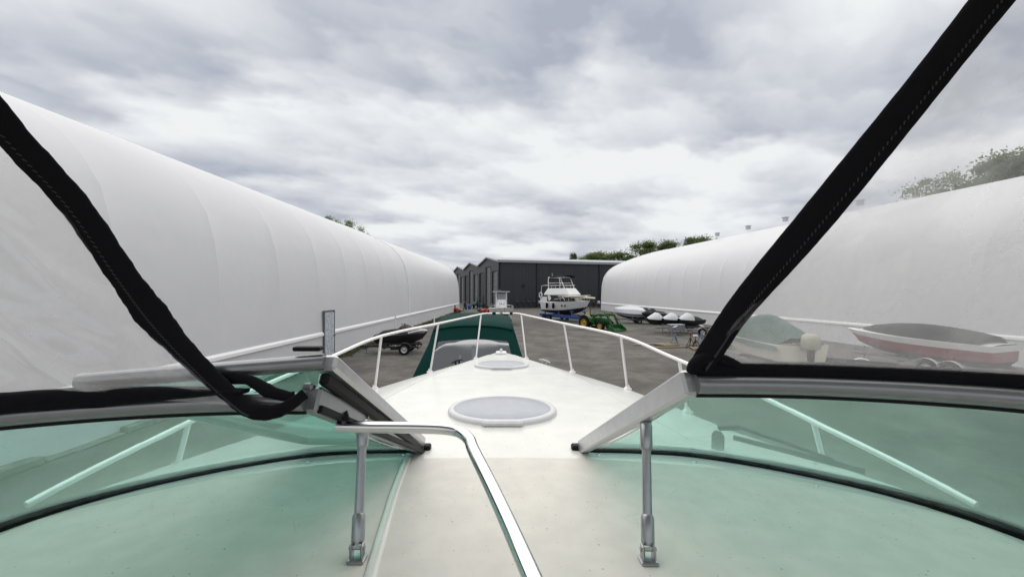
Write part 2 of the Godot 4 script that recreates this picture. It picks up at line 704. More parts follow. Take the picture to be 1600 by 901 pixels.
func sheds() -> void:
	var turn := heading(0.956, 0.292)
	var w := 17.8
	var eave := 9.8
	var ridge := 11.2
	var long := 42.0
	var s := thing("metal_shed", "charcoal metal storage shed nearest, behind the flybridge boat", "shed", G(-0.4, 83.0), turn, "charcoal gabled storage sheds in a row")
	# ribbed siding, one sheet mesh shared along the long wall
	var sheet := func(wide: float, high: float) -> ArrayMesh:
		var b := B.new()
		var rings := []
		for y in [0.0, high]:
			var ring := PackedVector3Array()
			var n := int(wide / 0.3)
			for k in n:
				var x := k * wide / n
				for q in [[0.0, 0.0], [0.16, 0.0], [0.19, 0.035], [0.27, 0.035]]:
					ring.append(Vector3(x + q[0] * wide / n / 0.3, y, q[1]))
			ring.append(Vector3(wide, y, 0))
			rings.append(ring)
		b.loft(rings, false, false, false)
		return b.mesh(M.siding)
	var side: ArrayMesh = sheet.call(2.98, eave)
	for k in 14:
		inst(side, "wall_panel", s, Transform3D(Basis(), Vector3(k * 3.0 + 0.01, 0, 0)))
		inst(side, "wall_panel", s, Transform3D(Basis(Vector3.UP, PI), Vector3(k * 3.0 + 2.99, 0, -w)))
	# gable facing the lane: piers and headers round three openings, along -z from the near corner
	var doors := [[0.55, 4.9, 7.9], [6.1, 10.5, 9.1], [12.2, 16.7, 8.0]]
	var edges := [0.0, 0.55, 4.9, 6.1, 10.5, 12.2, 16.7, 17.8]
	var top := func(z: float) -> float: return eave + (ridge - eave) * (1.0 - absf(z - w / 2) / (w / 2))
	for i in edges.size() - 1:
		var a: float = edges[i]
		var c: float = edges[i + 1]
		var low := 0.0
		for q in doors:
			if is_equal_approx(q[0], a):
				low = q[2]
		var poly := PackedVector2Array([Vector2(a, low), Vector2(c, low), Vector2(c, top.call(c))])
		if a < w / 2 and c > w / 2:
			poly.append(Vector2(w / 2, ridge))
		poly.append(Vector2(a, top.call(a)))
		var b := B.new()
		# outline x runs along -z, thickness along x
		b.prism(poly, Transform3D(Basis(Vector3(0, 0, -1), Vector3.UP, Vector3(1, 0, 0)), Vector3(-0.05, 0, 0)), 0.24)
		put(b, "gable_wall", M.siding, s)
	for i in 3:
		var q: Array = doors[i]
		var dn := Node3D.new()
		dn.name = "roller_door"
		s.add_child(dn, true)
		dn.position = Vector3(0.12, 0, -(q[0] + q[1]) / 2)
		var n := 7
		var wide: float = q[1] - q[0] - 0.05
		var sec := B.new()
		var hh: float = q[2] / n
		sec.box(Vector3(0, hh / 2 - 0.01, 0), Vector3(0.10, hh - 0.03, wide), Basis(), 0.02)
		for y in [0.25, 0.5, 0.75]:
			sec.box(Vector3(-0.055, hh * y, 0), Vector3(0.02, 0.05, wide), Basis())
		var sm := sec.mesh(M.roller if i < 2 else M.siding)
		for k in (n if i < 2 else n):
			inst(sm, "door_section", dn, Transform3D(Basis(), Vector3(0, k * hh, 0)))
		for z in [-1.0, 1.0]:
			var jb := B.new()
			jb.box(Vector3(-0.33, q[2] / 2, z * (wide / 2 + 0.07)), Vector3(0.10, q[2], 0.12), Basis(), 0.01)
			put(jb, "jamb", M.door_frame, dn)
	# roof, fascia, rake trim, downspouts
	for f in [0, 1]:
		var b := B.new()
		var z0 := 0.35 if f == 0 else -w - 0.002
		var z1 := -w / 2
		var y0: float = eave + 0.12 - (0.06 if f == 0 else 0.0)
		b.loft([PackedVector3Array([Vector3(-0.5, y0, z0), Vector3(long + 0.3, y0, z0)]), PackedVector3Array([Vector3(-0.5, ridge + 0.15, z1), Vector3(long + 0.3, ridge + 0.15, z1)])], false, false, false)
		b.loft([PackedVector3Array([Vector3(-0.5, y0 - 0.1, z0), Vector3(long + 0.3, y0 - 0.1, z0)]), PackedVector3Array([Vector3(-0.5, ridge + 0.05, z1), Vector3(long + 0.3, ridge + 0.05, z1)])], false, false, false, true)
		put(b, "roof", M.roof_metal, s)
	var b := B.new()
	b.box(Vector3(long / 2 - 0.1, eave + 0.0, 0.42), Vector3(long + 0.9, 0.42, 0.12), Basis(), 0.02)
	b.box(Vector3(long / 2 - 0.1, eave + 0.24, 0.46), Vector3(long + 0.9, 0.10, 0.22), Basis(), 0.02)
	put(b, "gutter", M.trim, s)
	b = B.new()
	b.bar(Vector3(-0.52, eave + 0.06, 0.3), Vector3(-0.52, ridge + 0.1, -w / 2), 0.06, 0.32)
	b.bar(Vector3(-0.52, eave + 0.06, -w + 0.01), Vector3(-0.52, ridge + 0.1, -w / 2 + 0.01), 0.06, 0.32)
	put(b, "rake_trim", M.trim, s)
	for x in [0.12, 8.4, 23.6, 38.8]:
		b = B.new()
		b.box(Vector3(x, eave / 2, 0.12), Vector3(0.16, eave - 0.3, 0.14), Basis(), 0.02)
		put(b, "downspout", M.dark_inside, s)
	b = B.new()
	b.box(Vector3(5.3, 4.6, 0.12), Vector3(0.5, 0.35, 0.2), Basis(), 0.04)
	b.bar(Vector3(5.3, 4.7, 0.2), Vector3(5.3, 4.9, 0.75), 0.4, 0.12, 0.03)
	put(b, "wall_lamp", M.black_steel, s)
	var step := Vector3(-sin(turn), 0, -cos(turn)) * (w + 0.02)
	copy(s, "metal_shed", "charcoal metal storage shed in the middle of the row", s.position + step, turn)
	copy(s, "metal_shed", "charcoal metal storage shed farthest down the lane beside the left dome", s.position + step * 2.0, turn)


func tree_parts(kind: int, s: int) -> Array:
	var r := RandomNumberGenerator.new()
	r.seed = s
	var tall := 17.0
	var trunk := B.new()
	var top := Vector3(r.randf_range(-0.6, 0.6), tall * 0.8, r.randf_range(-0.6, 0.6))
	trunk.tube([Vector3.ZERO, Vector3(0.1, 2.5, 0.0), top * 0.5, top], [0.34, 0.26, 0.19, 0.05], 7)
	var clumps := []
	for i in (64 if kind == 1 else 84):
		var y := r.randf_range(0.24, 1.0) * tall
		var f := y / tall
		var wide := 4.3 * pow(sin(PI * clampf(0.13 + 0.80 * f, 0, 1)), 0.7) * (1.0 if kind != 2 else 0.75)
		var a := r.randf() * TAU
		var q := sqrt(r.randf_range(0.15, 1.0)) * wide
		var c := Vector3(cos(a) * q, y, sin(a) * q)
		clumps.append(c)
		if i % 2 == 0:
			var root := top * clampf(f - 0.22, 0.12, 0.95)
			root.y = maxf(y - 2.8, 2.2)
			root.x *= 0.8
			trunk.tube([root, root.lerp(c, 0.55) + Vector3(0, 0.3, 0), c], [0.09, 0.05, 0.012], 5)
	var crown := B.new()
	crown.flat()
	var per := 210 if kind != 1 else 120
	for c in clumps:
		var size := r.randf_range(0.8, 1.5)
		for k in per:
			var v := Vector3(r.randfn(), r.randfn() * 0.7, r.randfn()) * size * 0.52
			var p: Vector3 = c + v
			var n := Vector3(r.randfn(), r.randfn() + 0.6, r.randfn()).normalized()
			var u := n.cross(Vector3(r.randfn(), r.randfn(), r.randfn())).normalized()
			var w := n.cross(u)
			var l := r.randf_range(0.12, 0.24)
			crown.tri(p - u * l, p + w * l * 0.5, p + u * l)
			crown.tri(p - u * l, p + u * l, p - w * l * 0.5)
	return [trunk.mesh(M.bark), crown.mesh(M["leaves_%d" % kind])]


func trees() -> void:
	var kinds := []
	for k in 5:
		kinds.append(tree_parts([0, 1, 2, 0, 1][k], 40 + k))
	# x, distance, height, kind, width, label
	var spots := [
		[-41.0, 96.0, 22.6, 1, 0.75, "sparse treetop showing over the left dome, nearest of the three"],
		[-40.0, 101.0, 22.6, 1, 0.9, "sparse treetop over the left dome, between two others"],
		[-38.0, 108.0, 21.4, 4, 0.7, "sparse treetop over the left dome, farthest down its ridge"],
		[25.4, 140.0, 17.0, 2, 0.6, "small dark lone tree above the shed roof"],
		[30.5, 134.0, 16.4, 0, 1.5, "green tree above the shed roof, second from the lone small one"],
		[35.0, 136.0, 16.9, 3, 1.6, "dark green tree above the shed roof, middle of the clump"],
		[39.5, 131.0, 16.9, 0, 1.6, "dark green tree above the shed roof where the right dome begins"],
		[44.5, 124.0, 19.0, 3, 1.7, "tallest bright green tree between the shed roof and the right dome"],
		[50.0, 118.0, 18.4, 2, 1.6, "dark treetop just above the far ridge of the right dome"],
		[55.0, 112.0, 18.8, 2, 1.5, "dark treetop above the right dome beside its farthest vent"],
		[57.0, 110.0, 18.6, 0, 1.4, "low treetop above the right dome next to the dark one"],
		[54.5, 51.0, 18.6, 1, 0.9, "bare-branched pale tree behind the right dome seen through clear vinyl"],
		[55.0, 48.0, 18.3, 4, 0.9, "thin pale green tree behind the right dome beside the bare-branched one"],
		[57.0, 45.5, 18.9, 3, 1.0, "full green tree behind the right dome near the picture's right side"],
		[59.0, 42.0, 19.6, 0, 1.1, "large green tree behind the right dome at the picture's right edge"],
	]
	for i in spots.size():
		var q: Array = spots[i]
		var t := thing("tree", q[5], "tree", G(q[0], q[1]), i * 1.7, "trees beyond the halls")
		t.scale = Vector3(q[4], q[2] / 17.6, q[4])
		inst(kinds[q[3]][0], "trunk", t)
		inst(kinds[q[3]][1], "crown", t)


# ------------------------------------------------------------------ the cruiser the photograph is taken from
func half_width(d: float) -> float:
	var t := [[-1.6, 1.42], [0.0, 1.38], [1.0, 1.30], [1.55, 1.20], [2.0, 1.13], [2.44, 1.055], [2.93, 0.94], [3.4, 0.76], [3.8, 0.59], [4.2, 0.40], [4.5, 0.25], [4.75, 0.12], [4.9, 0.03]]
	for i in t.size() - 1:
		if d <= t[i + 1][0]:
			return lerpf(t[i][1], t[i + 1][1], clampf((d - t[i][0]) / (t[i + 1][0] - t[i][0]), 0, 1))
	return 0.03


func deck_y(d: float) -> float:
	return -0.58 - 0.05 * (d - 1.44)


func deck_point(d: float, f: float) -> Vector3:   # f from -1 to 1 across the deck
	var x := f * half_width(d)
	var drop := 0.05 * pow(clampf((absf(f) - 0.66) / 0.34, 0.0, 1.0), 1.3) * clampf((d - 1.2) / 0.8, 0.0, 1.0)
	return V(x, foredeck(x, d) - drop, d)


func foredeck(x: float, d: float) -> float:   # height of the cambered moulding from the eye
	return deck_y(d) + 0.006 - 0.05 * pow(x / 1.3, 2.0)


func glass_curves(s: float) -> Array:
	var base := []
	for p in [[0.306, 1.44], [0.50, 1.44], [0.70, 1.415], [0.95, 1.31], [1.16, 1.16], [1.27, 0.98], [1.32, 0.6], [1.34, 0.15]]:
		base.append(V(s * p[0], foredeck(p[0], p[1]) + 0.006, p[1]))
	var top := []
	var y := -0.165 if s > 0 else -0.195
	for p in [[0.345, 0.705], [0.45, 0.702], [0.56, 0.69], [0.70, 0.655], [0.82, 0.60], [0.91, 0.50], [0.97, 0.3], [1.0, 0.0]]:
		top.append(V(s * p[0], y, p[1]))
	return [spline(base, 36), spline(top, 36)]


func slab(p: Array, q: Array, rows: int, thick: float, bulge: float) -> B:   # a curved pane between two curves, a closed solid
	var b := B.new()
	var n: int = p.size()
	var face := []
	for i in n:
		var ring := PackedVector3Array()
		var t: Vector3 = (p[mini(i + 1, n - 1)] - p[maxi(i - 1, 0)]).normalized()
		var nn: Vector3 = t.cross(q[i] - p[i]).normalized()
		for j in rows + 1:
			var f := float(j) / rows
			ring.append(p[i].lerp(q[i], f) + nn * bulge * sin(PI * f))
		for j in range(rows, -1, -1):
			var f := float(j) / rows
			ring.append(p[i].lerp(q[i], f) + nn * (bulge * sin(PI * f) + thick))
		face.append(ring)
	b.loft(face, true, true, true)
	return b


func slab_flat(p: Array, q: Array, rows: int, thick: float, bulge: float) -> B:   # the same with hard edges, so that glass bends light as glass
	var b := B.new()
	var n: int = p.size()
	var inner := []
	var outer := []
	for i in n:
		var a := PackedVector3Array()
		var c := PackedVector3Array()
		var t: Vector3 = (p[mini(i + 1, n - 1)] - p[maxi(i - 1, 0)]).normalized()
		var nn: Vector3 = t.cross(q[i] - p[i]).normalized()
		for j in rows + 1:
			var f := float(j) / rows
			a.append(p[i].lerp(q[i], f) + nn * bulge * sin(PI * f))
			c.append(p[i].lerp(q[i], f) + nn * (bulge * sin(PI * f) + thick))
		inner.append(a)
		outer.append(c)
	# outer faces along +nn: going j then i gives (q-p) x t = -nn, so flip there
	b.loft(inner, false, false, true, false)
	b.loft(outer, false, false, true, true)
	b.flat()
	for i in n - 1:
		b.quad(inner[i][0], outer[i][0], outer[i + 1][0], inner[i + 1][0])
		b.quad(inner[i][rows], inner[i + 1][rows], outer[i + 1][rows], outer[i][rows])
	for j in rows:
		b.quad(inner[0][j], inner[0][j + 1], outer[0][j + 1], outer[0][j])
		b.quad(inner[n - 1][j], outer[n - 1][j], outer[n - 1][j + 1], inner[n - 1][j + 1])
	return b


func shifted(p: Array, by: Vector3) -> Array:
	var out := []
	for v in p:
		out.append(v + by)
	return out


func ribbon(path: Array, width, thick: float, normal: Vector3, wave := 0.0) -> B:   # flat webbing facing normal
	var b := B.new()
	var rings := []
	for i in path.size():
		var t: Vector3 = (path[mini(i + 1, path.size() - 1)] - path[maxi(i - 1, 0)]).normalized()
		var side := t.cross(normal).normalized()
		var nn := side.cross(t).normalized()
		var w: float = (width[i] if width is Array else width) / 2.0
		w *= 1.0 + wave * sin(i * 0.9) + wave * 0.6 * sin(i * 2.3)
		var ring := PackedVector3Array()
		for k in 12:
			var a := TAU * k / 12
			ring.append(path[i] + side * w * signf(cos(a)) * pow(absf(cos(a)), 0.6) + nn * thick / 2 * sin(a))
		rings.append(ring)
	b.loft(rings, true, true, true)
	return b


func stitches(path: Array, normal: Vector3, off: float, lift: float, every: int) -> B:
	var b := B.new()
	for i in range(0, path.size() - 1, every):
		var t: Vector3 = (path[i + 1] - path[i]).normalized()
		var side := t.cross(normal).normalized()
		var nn := side.cross(t).normalized()
		for o in [off]:
			var c: Vector3 = path[i] + side * o + nn * lift
			b.bar(c - t * 0.0024 + side * 0.0012, c + t * 0.0024 - side * 0.0012, 0.0016, 0.0016, 0.0, nn)
	return b


func lifted(rings: Array, by: float) -> B:   # the same sheet a little nearer the cockpit
	var out := []
	for r in rings:
		var q := PackedVector3Array()
		for v in r:
			q.append(v + Vector3(0, 0, by))
		out.append(q)
	var b := B.new()
	b.loft(out, false, false, true)
	return b


func part(called: String, parent: Node3D) -> Node3D:
	var o := Node3D.new()
	o.name = called
	parent.add_child(o, true)
	return o


func own_boat() -> void:
	var boat := thing("cabin_cruiser", "cream cabin cruiser in the foreground with open centre windshield and bow rail", "boat", Vector3.ZERO)
	# ---- hull below the deck edge
	var b := B.new()
	var rings := []
	for k in 30:
		var d := lerpf(-4.2, 4.9, k / 29.0)
		var w := half_width(d) + 0.015
		var e := deck_point(d, 1.0)
		var rise := pow(clampf((d - 1.5) / 3.4, 0, 1), 2.2)
		var ring := PackedVector3Array()
		for s in [-1.0, 1.0]:
			var q := [[1.0, e.y - 0.01], [0.985, e.y - 0.12], [0.93, lerpf(2.1, 2.55, rise)], [0.86, lerpf(1.6, 2.45, rise)], [0.0, lerpf(1.05, 2.35, rise)]]
			if s > 0:
				q.reverse()
				q.remove_at(0)
			for p in q:
				ring.append(Vector3(s * w * p[0], minf(p[1], e.y - 0.01), -d))
		rings.append(ring)
	b.loft(rings, false, false, true)
	put(b, "hull", M.gelcoat, boat)
	# ---- deck
	b = B.new()
	rings = []
	for k in 46:
		var d := lerpf(0.42, 4.9, k / 45.0)
		var ring := PackedVector3Array()
		for j in 31:
			ring.append(deck_point(d, -1.0 + j / 15.0))
		rings.append(ring)
	b.loft(rings, false, false, true)
	put(b, "deck", M.gelcoat, boat)
	for s in [-1.0, 1.0]:
		b = B.new()
		rings = []
		for k in 12:
			var d := lerpf(0.42, -4.2, k / 11.0)
			rings.append(PackedVector3Array([V(s * 1.06, -0.53, d), V(s * 1.12, -0.52, d), V(s * half_width(d), -0.60, d)]))
		b.loft(rings, false, false, true, s > 0)
		put(b, "side_deck", M.gelcoat, boat)
		b = B.new()
		b.box(V(s * 1.08, -1.1, -1.9), Vector3(0.05, 1.1, 4.6), Basis(), 0.01)
		put(b, "cockpit_side", M.gelcoat, boat)
		# rub rail along the gunwale
		b = B.new()
		var path := []
		for k in 34:
			var d := lerpf(-4.2, 4.88, k / 33.0)
			path.append(deck_point(d, 1.0) * Vector3(s, 1, 1) + Vector3(s * 0.012, -0.035, 0))
		b.tube(path, 0.018, 8)
		put(b, "rub_rail", M.hatch_frame, boat)
	b = B.new()
	b.box(V(0, -1.68, -1.9), Vector3(2.1, 0.06, 4.7), Basis(), 0.01)
	put(b, "cockpit_floor", M.dash, boat)
	b = B.new()
	b.box(V(0, -1.15, 0.43), Vector3(2.16, 1.02, 0.05), Basis(), 0.01)
	put(b, "bulkhead", M.dash, boat)
	# ---- dash pad, a moulded panel laid on the deck inside the windshield
	b = B.new()
	rings = []
	for k in 25:
		var f := k / 24.0
		var ring := PackedVector3Array()
		for j in 41:
			var u := -1.0 + j / 20.0
			# front edge follows the windshield foot, a hand's breadth inside it
			var x := u * 1.21
			var front := 1.362 - 0.045 * x * x - 0.25 * pow(absf(x) / 1.21, 3.6)
			var d := lerpf(0.40, front, f)
			var crown := foredeck(x, d)
			var lip := 0.005 * (1.0 - pow(f, 30.0))
			ring.append(V(x, crown + lip - 0.010 * pow(clampf((0.55 - d) / 0.15, 0, 1), 2.0), d))
		rings.append(ring)
	b.loft(rings, false, false, true)
	put(b, "dash_pad", M.dash, boat)
	b = B.new()
	b.tube(spline([V(-0.320, foredeck(-0.320, 1.345) + 0.006, 1.345), V(-0.295, foredeck(-0.295, 1.1) + 0.006, 1.1), V(-0.262, foredeck(-0.262, 0.86) + 0.006, 0.86), V(-0.21, foredeck(-0.21, 0.5) + 0.006, 0.5)], 16), 0.014, 10, true, 0.40, Vector3.UP)
	put(b, "moulding_strip", M.gelcoat, boat)
	for p in [[0.345, 1.395], [0.66, 1.355], [0.955, 1.20], [-0.345, 1.40], [-0.66, 1.35], [1.10, 1.06]]:
		b = B.new()
		b.lathe(Transform3D(Basis(), V(p[0], foredeck(p[0], p[1]) + 0.001, p[1])), [[0.0, 0.004], [0.006, 0.003], [0.009, 0.0]], 10)
		put(b, "screw", M.zinc, boat)
	for s in [-1.0, 1.0]:
		b = B.new()
		var path := []
		for k in 30:
			var d := lerpf(1.62, 4.55, k / 29.0)
			path.append(deck_point(d, s * 0.64) + Vector3(0, 0.0005, 0))
		b.tube(path, 0.006, 8, true, 0.5, Vector3.UP)
		put(b, "deck_moulding", M.gelcoat, boat)
	# ---- hatches
	for h in [[0.006, 2.0, 0.272], [0.004, 3.66, 0.25]]:
		var hn := part("hatch", boat)
		hn.position = deck_point(h[1], 0.0) + Vector3(h[0], 0.0, 0)
		hn.rotation.x = -0.05
		var r: float = h[2]
		b = B.new()
		b.lathe(Transform3D(), [[r, -0.01], [r, 0.010], [r - 0.006, 0.019], [r - 0.026, 0.022], [r - 0.031, 0.017]], 48)
		put(b, "frame", M.hatch_frame, hn)
		b = B.new()
		b.lathe(Transform3D(), [[r - 0.031, 0.018], [r - 0.04, 0.023], [r * 0.5, 0.026], [0.0, 0.027]], 48)
		put(b, "lens", M.hatch_lens, hn)
		b = B.new()
		b.box(Vector3(0, 0.011, r - 0.012), Vector3(0.18, 0.026, 0.045), Basis(), 0.008)
		put(b, "hinge", M.hatch_frame, hn)
	# ---- bow fittings
	b = B.new()
	b.box(V(0, -0.725, 4.66), Vector3(0.13, 0.035, 0.14), Basis(), 0.012)
	b.lathe(Transform3D(Basis(), V(0, -0.71, 4.66)), [[0.016, 0.0], [0.016, 0.028], [0.010, 0.036], [0.0, 0.038]], 14)
	put(b, "bow_light", M.boat_white, boat)
	for s in [-1.0, 1.0]:
		b = B.new()
		var c := V(s * 0.43, foredeck(0.43, 3.9) - 0.02, 3.9)
		var along := Vector3(-s * 0.42, 0, -0.9).normalized()
		b.tube([c - along * 0.10 + Vector3(0, 0.035, 0), c - along * 0.04 + Vector3(0, 0.042, 0), c + along * 0.04 + Vector3(0, 0.042, 0), c + along * 0.10 + Vector3(0, 0.035, 0)], [0.007, 0.010, 0.010, 0.007], 8)
		for q in [-0.035, 0.035]:
			b.tube([c + along * q, c + along * q + Vector3(0, 0.04, 0)], 0.009, 8)
		put(b, "cleat", M.zinc if s > 0 else M.gasket, boat)
	# ---- bow rail
	var br := part("bow_rail", boat)
	for s in [-1.0, 1.0]:
		b = B.new()
		var top := [V(s * 0.02, -0.278, 5.02), V(s * 0.17, -0.278, 4.98), V(s * 0.245, -0.280, 4.85), V(s * 0.40, -0.288, 4.3), V(s * 0.585, -0.30, 3.70), V(s * 0.885, -0.33, 2.93), V(s * 1.04, -0.40, 2.42), V(s * 1.13, -0.448, 1.80), V(s * 1.209, -0.507, 1.45), V(s * 1.27, -0.55, 1.25), V(s * 1.317, -0.588, 1.10)]
		b.tube(spline(top, 60), 0.0108, 10)
		put(b, "top_rail", M.rail, br)
		for q in [[0.245, -0.282, 4.85, 0.29, 4.56], [0.585, -0.30, 3.70, 0.650, 3.62], [0.885, -0.33, 2.93, 0.925, 2.90], [1.06, -0.41, 2.36, 1.07, 2.28], [1.194, -0.494, 1.52, 1.205, 1.47]]:
			b = B.new()
			var foot := V(s * q[3], foredeck(q[3], q[4]) - 0.048, q[4])
			b.tube([V(s * q[0], q[1], q[2]), foot], 0.0095, 10)
			b.lathe(Transform3D(Basis(), foot), [[0.03, 0.0], [0.03, 0.012], [0.016, 0.022], [0.014, 0.04]], 12)
			put(b, "stanchion", M.rail, br)
	for x in [-0.09, 0.13]:
		b = B.new()
		b.box(V(x, -0.278, 5.0), Vector3(0.045, 0.034, 0.034), Basis(), 0.008)
		put(b, "rail_clamp", M.gasket, br)
	# ---- windshield
	for s in [-1.0, 1.0]:
		var ws := part("windshield", boat)
		var c := glass_curves(s)
		b = slab_flat(c[0], c[1], 8, 0.006 * s, 0.022 * s) if s > 0 else slab_flat(c[1], c[0], 8, 0.006, 0.022)
		put(b, "glass", M.glass, ws)
		b = B.new()
		var film := []
		for i in c[0].size():
			var t: Vector3 = (c[0][mini(i + 1, 36)] - c[0][maxi(i - 1, 0)]).normalized()
			var nn: Vector3 = t.cross(c[1][i] - c[0][i]).normalized() * s
			var row := PackedVector3Array()
			for j in 9:
				row.append(c[0][i].lerp(c[1][i], j / 8.0) + nn * (0.022 * sin(PI * j / 8.0) + 0.0085))
			film.append(row)
		b.loft(film, false, false, true, s > 0)
		put(b, "salt_film", M.salt_film, ws)
		b = B.new()
		b.tube(shifted(c[1], Vector3(0, 0.0, 0.004)), 0.0165, 14)
		put(b, "top_frame", M.dull_aluminium, ws)
		b = B.new()
		b.tube(shifted(c[1], Vector3(0, -0.017, 0.004)), 0.0055, 8, true, 1.0)
		put(b, "glazing_bead", M.gasket, ws)
		b = B.new()
		b.tube(shifted(c[0], Vector3(0, -0.001, 0.004)), 0.027, 10, true, 0.9, Vector3.UP)
		put(b, "gasket", M.gasket, ws)
		b = B.new()
		b.tube(shifted(c[0], Vector3(0, -0.010, 0.032)), 0.010, 8)
		put(b, "base_trim", M.dull_aluminium, ws)
		# the channel that ends each fixed pane at the centre opening
		b = B.new()
		var lo: Vector3 = c[0][0] + Vector3(-s * 0.012, 0.006, 0)
		var hi: Vector3 = c[1][0] + Vector3(-s * 0.006, 0.004, 0)
		var across := Vector3(s, 0, 0)
		b.bar(lo, hi, 0.030, 0.046, 0.005)
		put(b, "end_channel", M.aluminium if s > 0 else M.dull_aluminium, ws)
		b = B.new()
		b.bar(lo + Vector3(-s * 0.016, -0.018, 0), hi + Vector3(-s * 0.016, -0.018, 0), 0.010, 0.014, 0.002)
		if s < 0:
			put(b, "rubber_seal", M.gasket, ws)
		b = B.new()
		b.box(lo + Vector3(-s * 0.014, -0.008, -0.012), Vector3(0.045, 0.026, 0.035), Basis(), 0.005)
		put(b, "foot_block", M.gasket, ws)
	# the centre pane, swung open and laid over the left pane
	var op := part("open_pane", boat)
	var A := V(-0.292, -0.538, 1.425)
	var H := V(-0.321, -0.128, 0.722)
	var H2 := V(-0.72, -0.155, 0.678)
	var A2 := V(-0.690, -0.525, 1.400)
	b = slab_flat([A, A.lerp(A2, 0.5), A2], [H, H.lerp(H2, 0.5), H2], 2, 0.006, 0.0)
	put(b, "glass", M.glass, op)
	var up := (A2 - A).cross(H - A).normalized()
	for e in [[A, H, 0.042, 0.030, "hinge_rail", "aluminium"], [H, H2, 0.024, 0.030, "top_bar", "dull_aluminium"], [A2, H2, 0.026, 0.026, "side_bar", "dull_aluminium"], [A, A2, 0.026, 0.026, "bottom_bar", "dull_aluminium"]]:
		b = B.new()
		if e[4] == "top_bar":
			b.tube([e[0], e[1]], 0.015, 14)
		else:
			b.bar(e[0], e[1], e[2], e[3], 0.006, up)
		put(b, e[4], M[e[5]], op)
	b = B.new()
	b.bar(A + Vector3(0.004, -0.024, 0.01), H + Vector3(0.002, -0.028, 0.01), 0.018, 0.022, 0.004, up)
	put(b, "hinge_strip", M.gasket, op)
	b = B.new()
	b.bar(A + Vector3(-0.022, -0.020, 0.02), H + Vector3(-0.026, -0.040, 0.015), 0.020, 0.014, 0.004, up)
	put(b, "hinge_leaf", M.dull_aluminium, op)
	b = B.new()
	b.box(H + Vector3(-0.03, 0.024, -0.0), Vector3(0.05, 0.008, 0.02), Basis(), 0.002)
	put(b, "catch", M.gasket, op)
	# ---- props that hold the windshield up
	for s in [[V(-0.289, -0.545, 0.795), V(-0.319, -0.285, 0.918)], [V(0.293, -0.545, 0.790), V(0.334, -0.290, 0.915)]]:
		var pr := part("windshield_prop", boat)
		var lo: Vector3 = s[0]
		var hi: Vector3 = s[1]
		lo.y = EYE + foredeck(lo.x, -lo.z) + 0.005
		var t := (hi - lo).normalized()
		b = B.new()
		b.tube([lo + t * 0.06, hi - t * 0.04], 0.0098, 14)
		put(b, "rod", M.zinc, pr)
		b = B.new()
		b.tube([lo + t * 0.028, lo + t * 0.034, lo + t * 0.078, lo + t * 0.084], [0.0115, 0.0135, 0.0135, 0.011], 14)
		put(b, "lower_socket", M.zinc, pr)
		b = B.new()
		b.box(lo + Vector3(0, 0.004, 0), Vector3(0.034, 0.007, 0.030), Basis(), 0.002)
		for x in [-0.011, 0.011]:
			b.box(lo + Vector3(x, 0.020, 0), Vector3(0.005, 0.030, 0.018), Basis(), 0.002)
		b.tube([lo + Vector3(-0.016, 0.026, 0), lo + Vector3(0.016, 0.026, 0)], 0.004, 8)
		put(b, "deck_hinge", M.zinc, pr)
		b = B.new()
		b.tube([hi - t * 0.072, hi - t * 0.066, hi - t * 0.018, hi - t * 0.012], [0.011, 0.0135, 0.0135, 0.011], 14)
		put(b, "upper_socket", M.zinc, pr)
		b = B.new()
		b.box(hi, Vector3(0.016, 0.040, 0.018), Basis(), 0.003)
		b.tube([hi + Vector3(-0.012, -0.006, 0), hi + Vector3(0.012, -0.006, 0)], 0.004, 8)
		put(b, "frame_bracket", M.zinc, pr)
	# ---- grab rail of the companionway door
	b = B.new()
	b.tube(spline([V(-0.3225, -0.2653, 0.7803), V(-0.2601, -0.2670, 0.7803), V(-0.1734, -0.2679, 0.7803), V(-0.1127, -0.2696, 0.7786), V(-0.0798, -0.2722, 0.7673), V(-0.0590, -0.2757, 0.7369), V(-0.0477, -0.2792, 0.6936), V(-0.0087, -0.2930, 0.5722), V(0.0329, -0.3104, 0.4335), V(0.0867, -0.3338, 0.2428), V(0.11, -0.37, 0.14), V(0.12, -0.50, 0.09), V(0.12, -1.6, 0.08)], 90), 0.0111, 20)
	var gr := part("grab_rail", boat)
	put(b, "tube", M.stainless, gr)
	b = B.new()
	b.bar(V(-0.310, -0.258, 0.785), V(-0.335, -0.245, 0.83), 0.02, 0.014, 0.003)
	put(b, "bracket", M.gasket, gr)
	# ---- wiper parked at the foot of the right pane
	var wp := part("wiper", boat)
	b = B.new()
	b.lathe(Transform3D(Basis(), V(0.83, foredeck(0.83, 1.52), 1.52)), [[0.022, 0.0], [0.022, 0.05], [0.012, 0.065], [0.0, 0.066]], 12)
	put(b, "pivot", M.gasket, wp)
	b = B.new()
	b.bar(V(0.83, -0.520, 1.52), V(0.90, -0.510, 1.50), 0.022, 0.016, 0.003)
	b.bar(V(0.90, -0.510, 1.50), V(1.12, -0.565, 1.335), 0.014, 0.010, 0.002)
	put(b, "arm", M.gasket, wp)
	b = B.new()
	b.bar(V(0.87, -0.545, 1.49), V(1.17, -0.575, 1.275), 0.008, 0.018, 0.002)
	put(b, "blade", M.gasket, wp)
	# ---- canopy overhead: it shades the cockpit
	b = B.new()
	rings = []
	for k in 14:
		var d := lerpf(0.50, -0.7, k / 13.0)
		var ring := PackedVector3Array()
		for j in 17:
			var u := -1.0 + j / 8.0
			ring.append(V(u * 1.22, 0.74 - 0.16 * u * u - 0.03 * pow(absf(d + 0.1) / 0.6, 2.0), d))
		rings.append(ring)
	b.loft(rings, false, false, true, true)
	put(b, "canopy", M.headliner, boat)
	# ---- right curtain: binding, zip strip and clear vinyl
	var rc := part("side_curtain", boat)
	var cr := glass_curves(1.0)
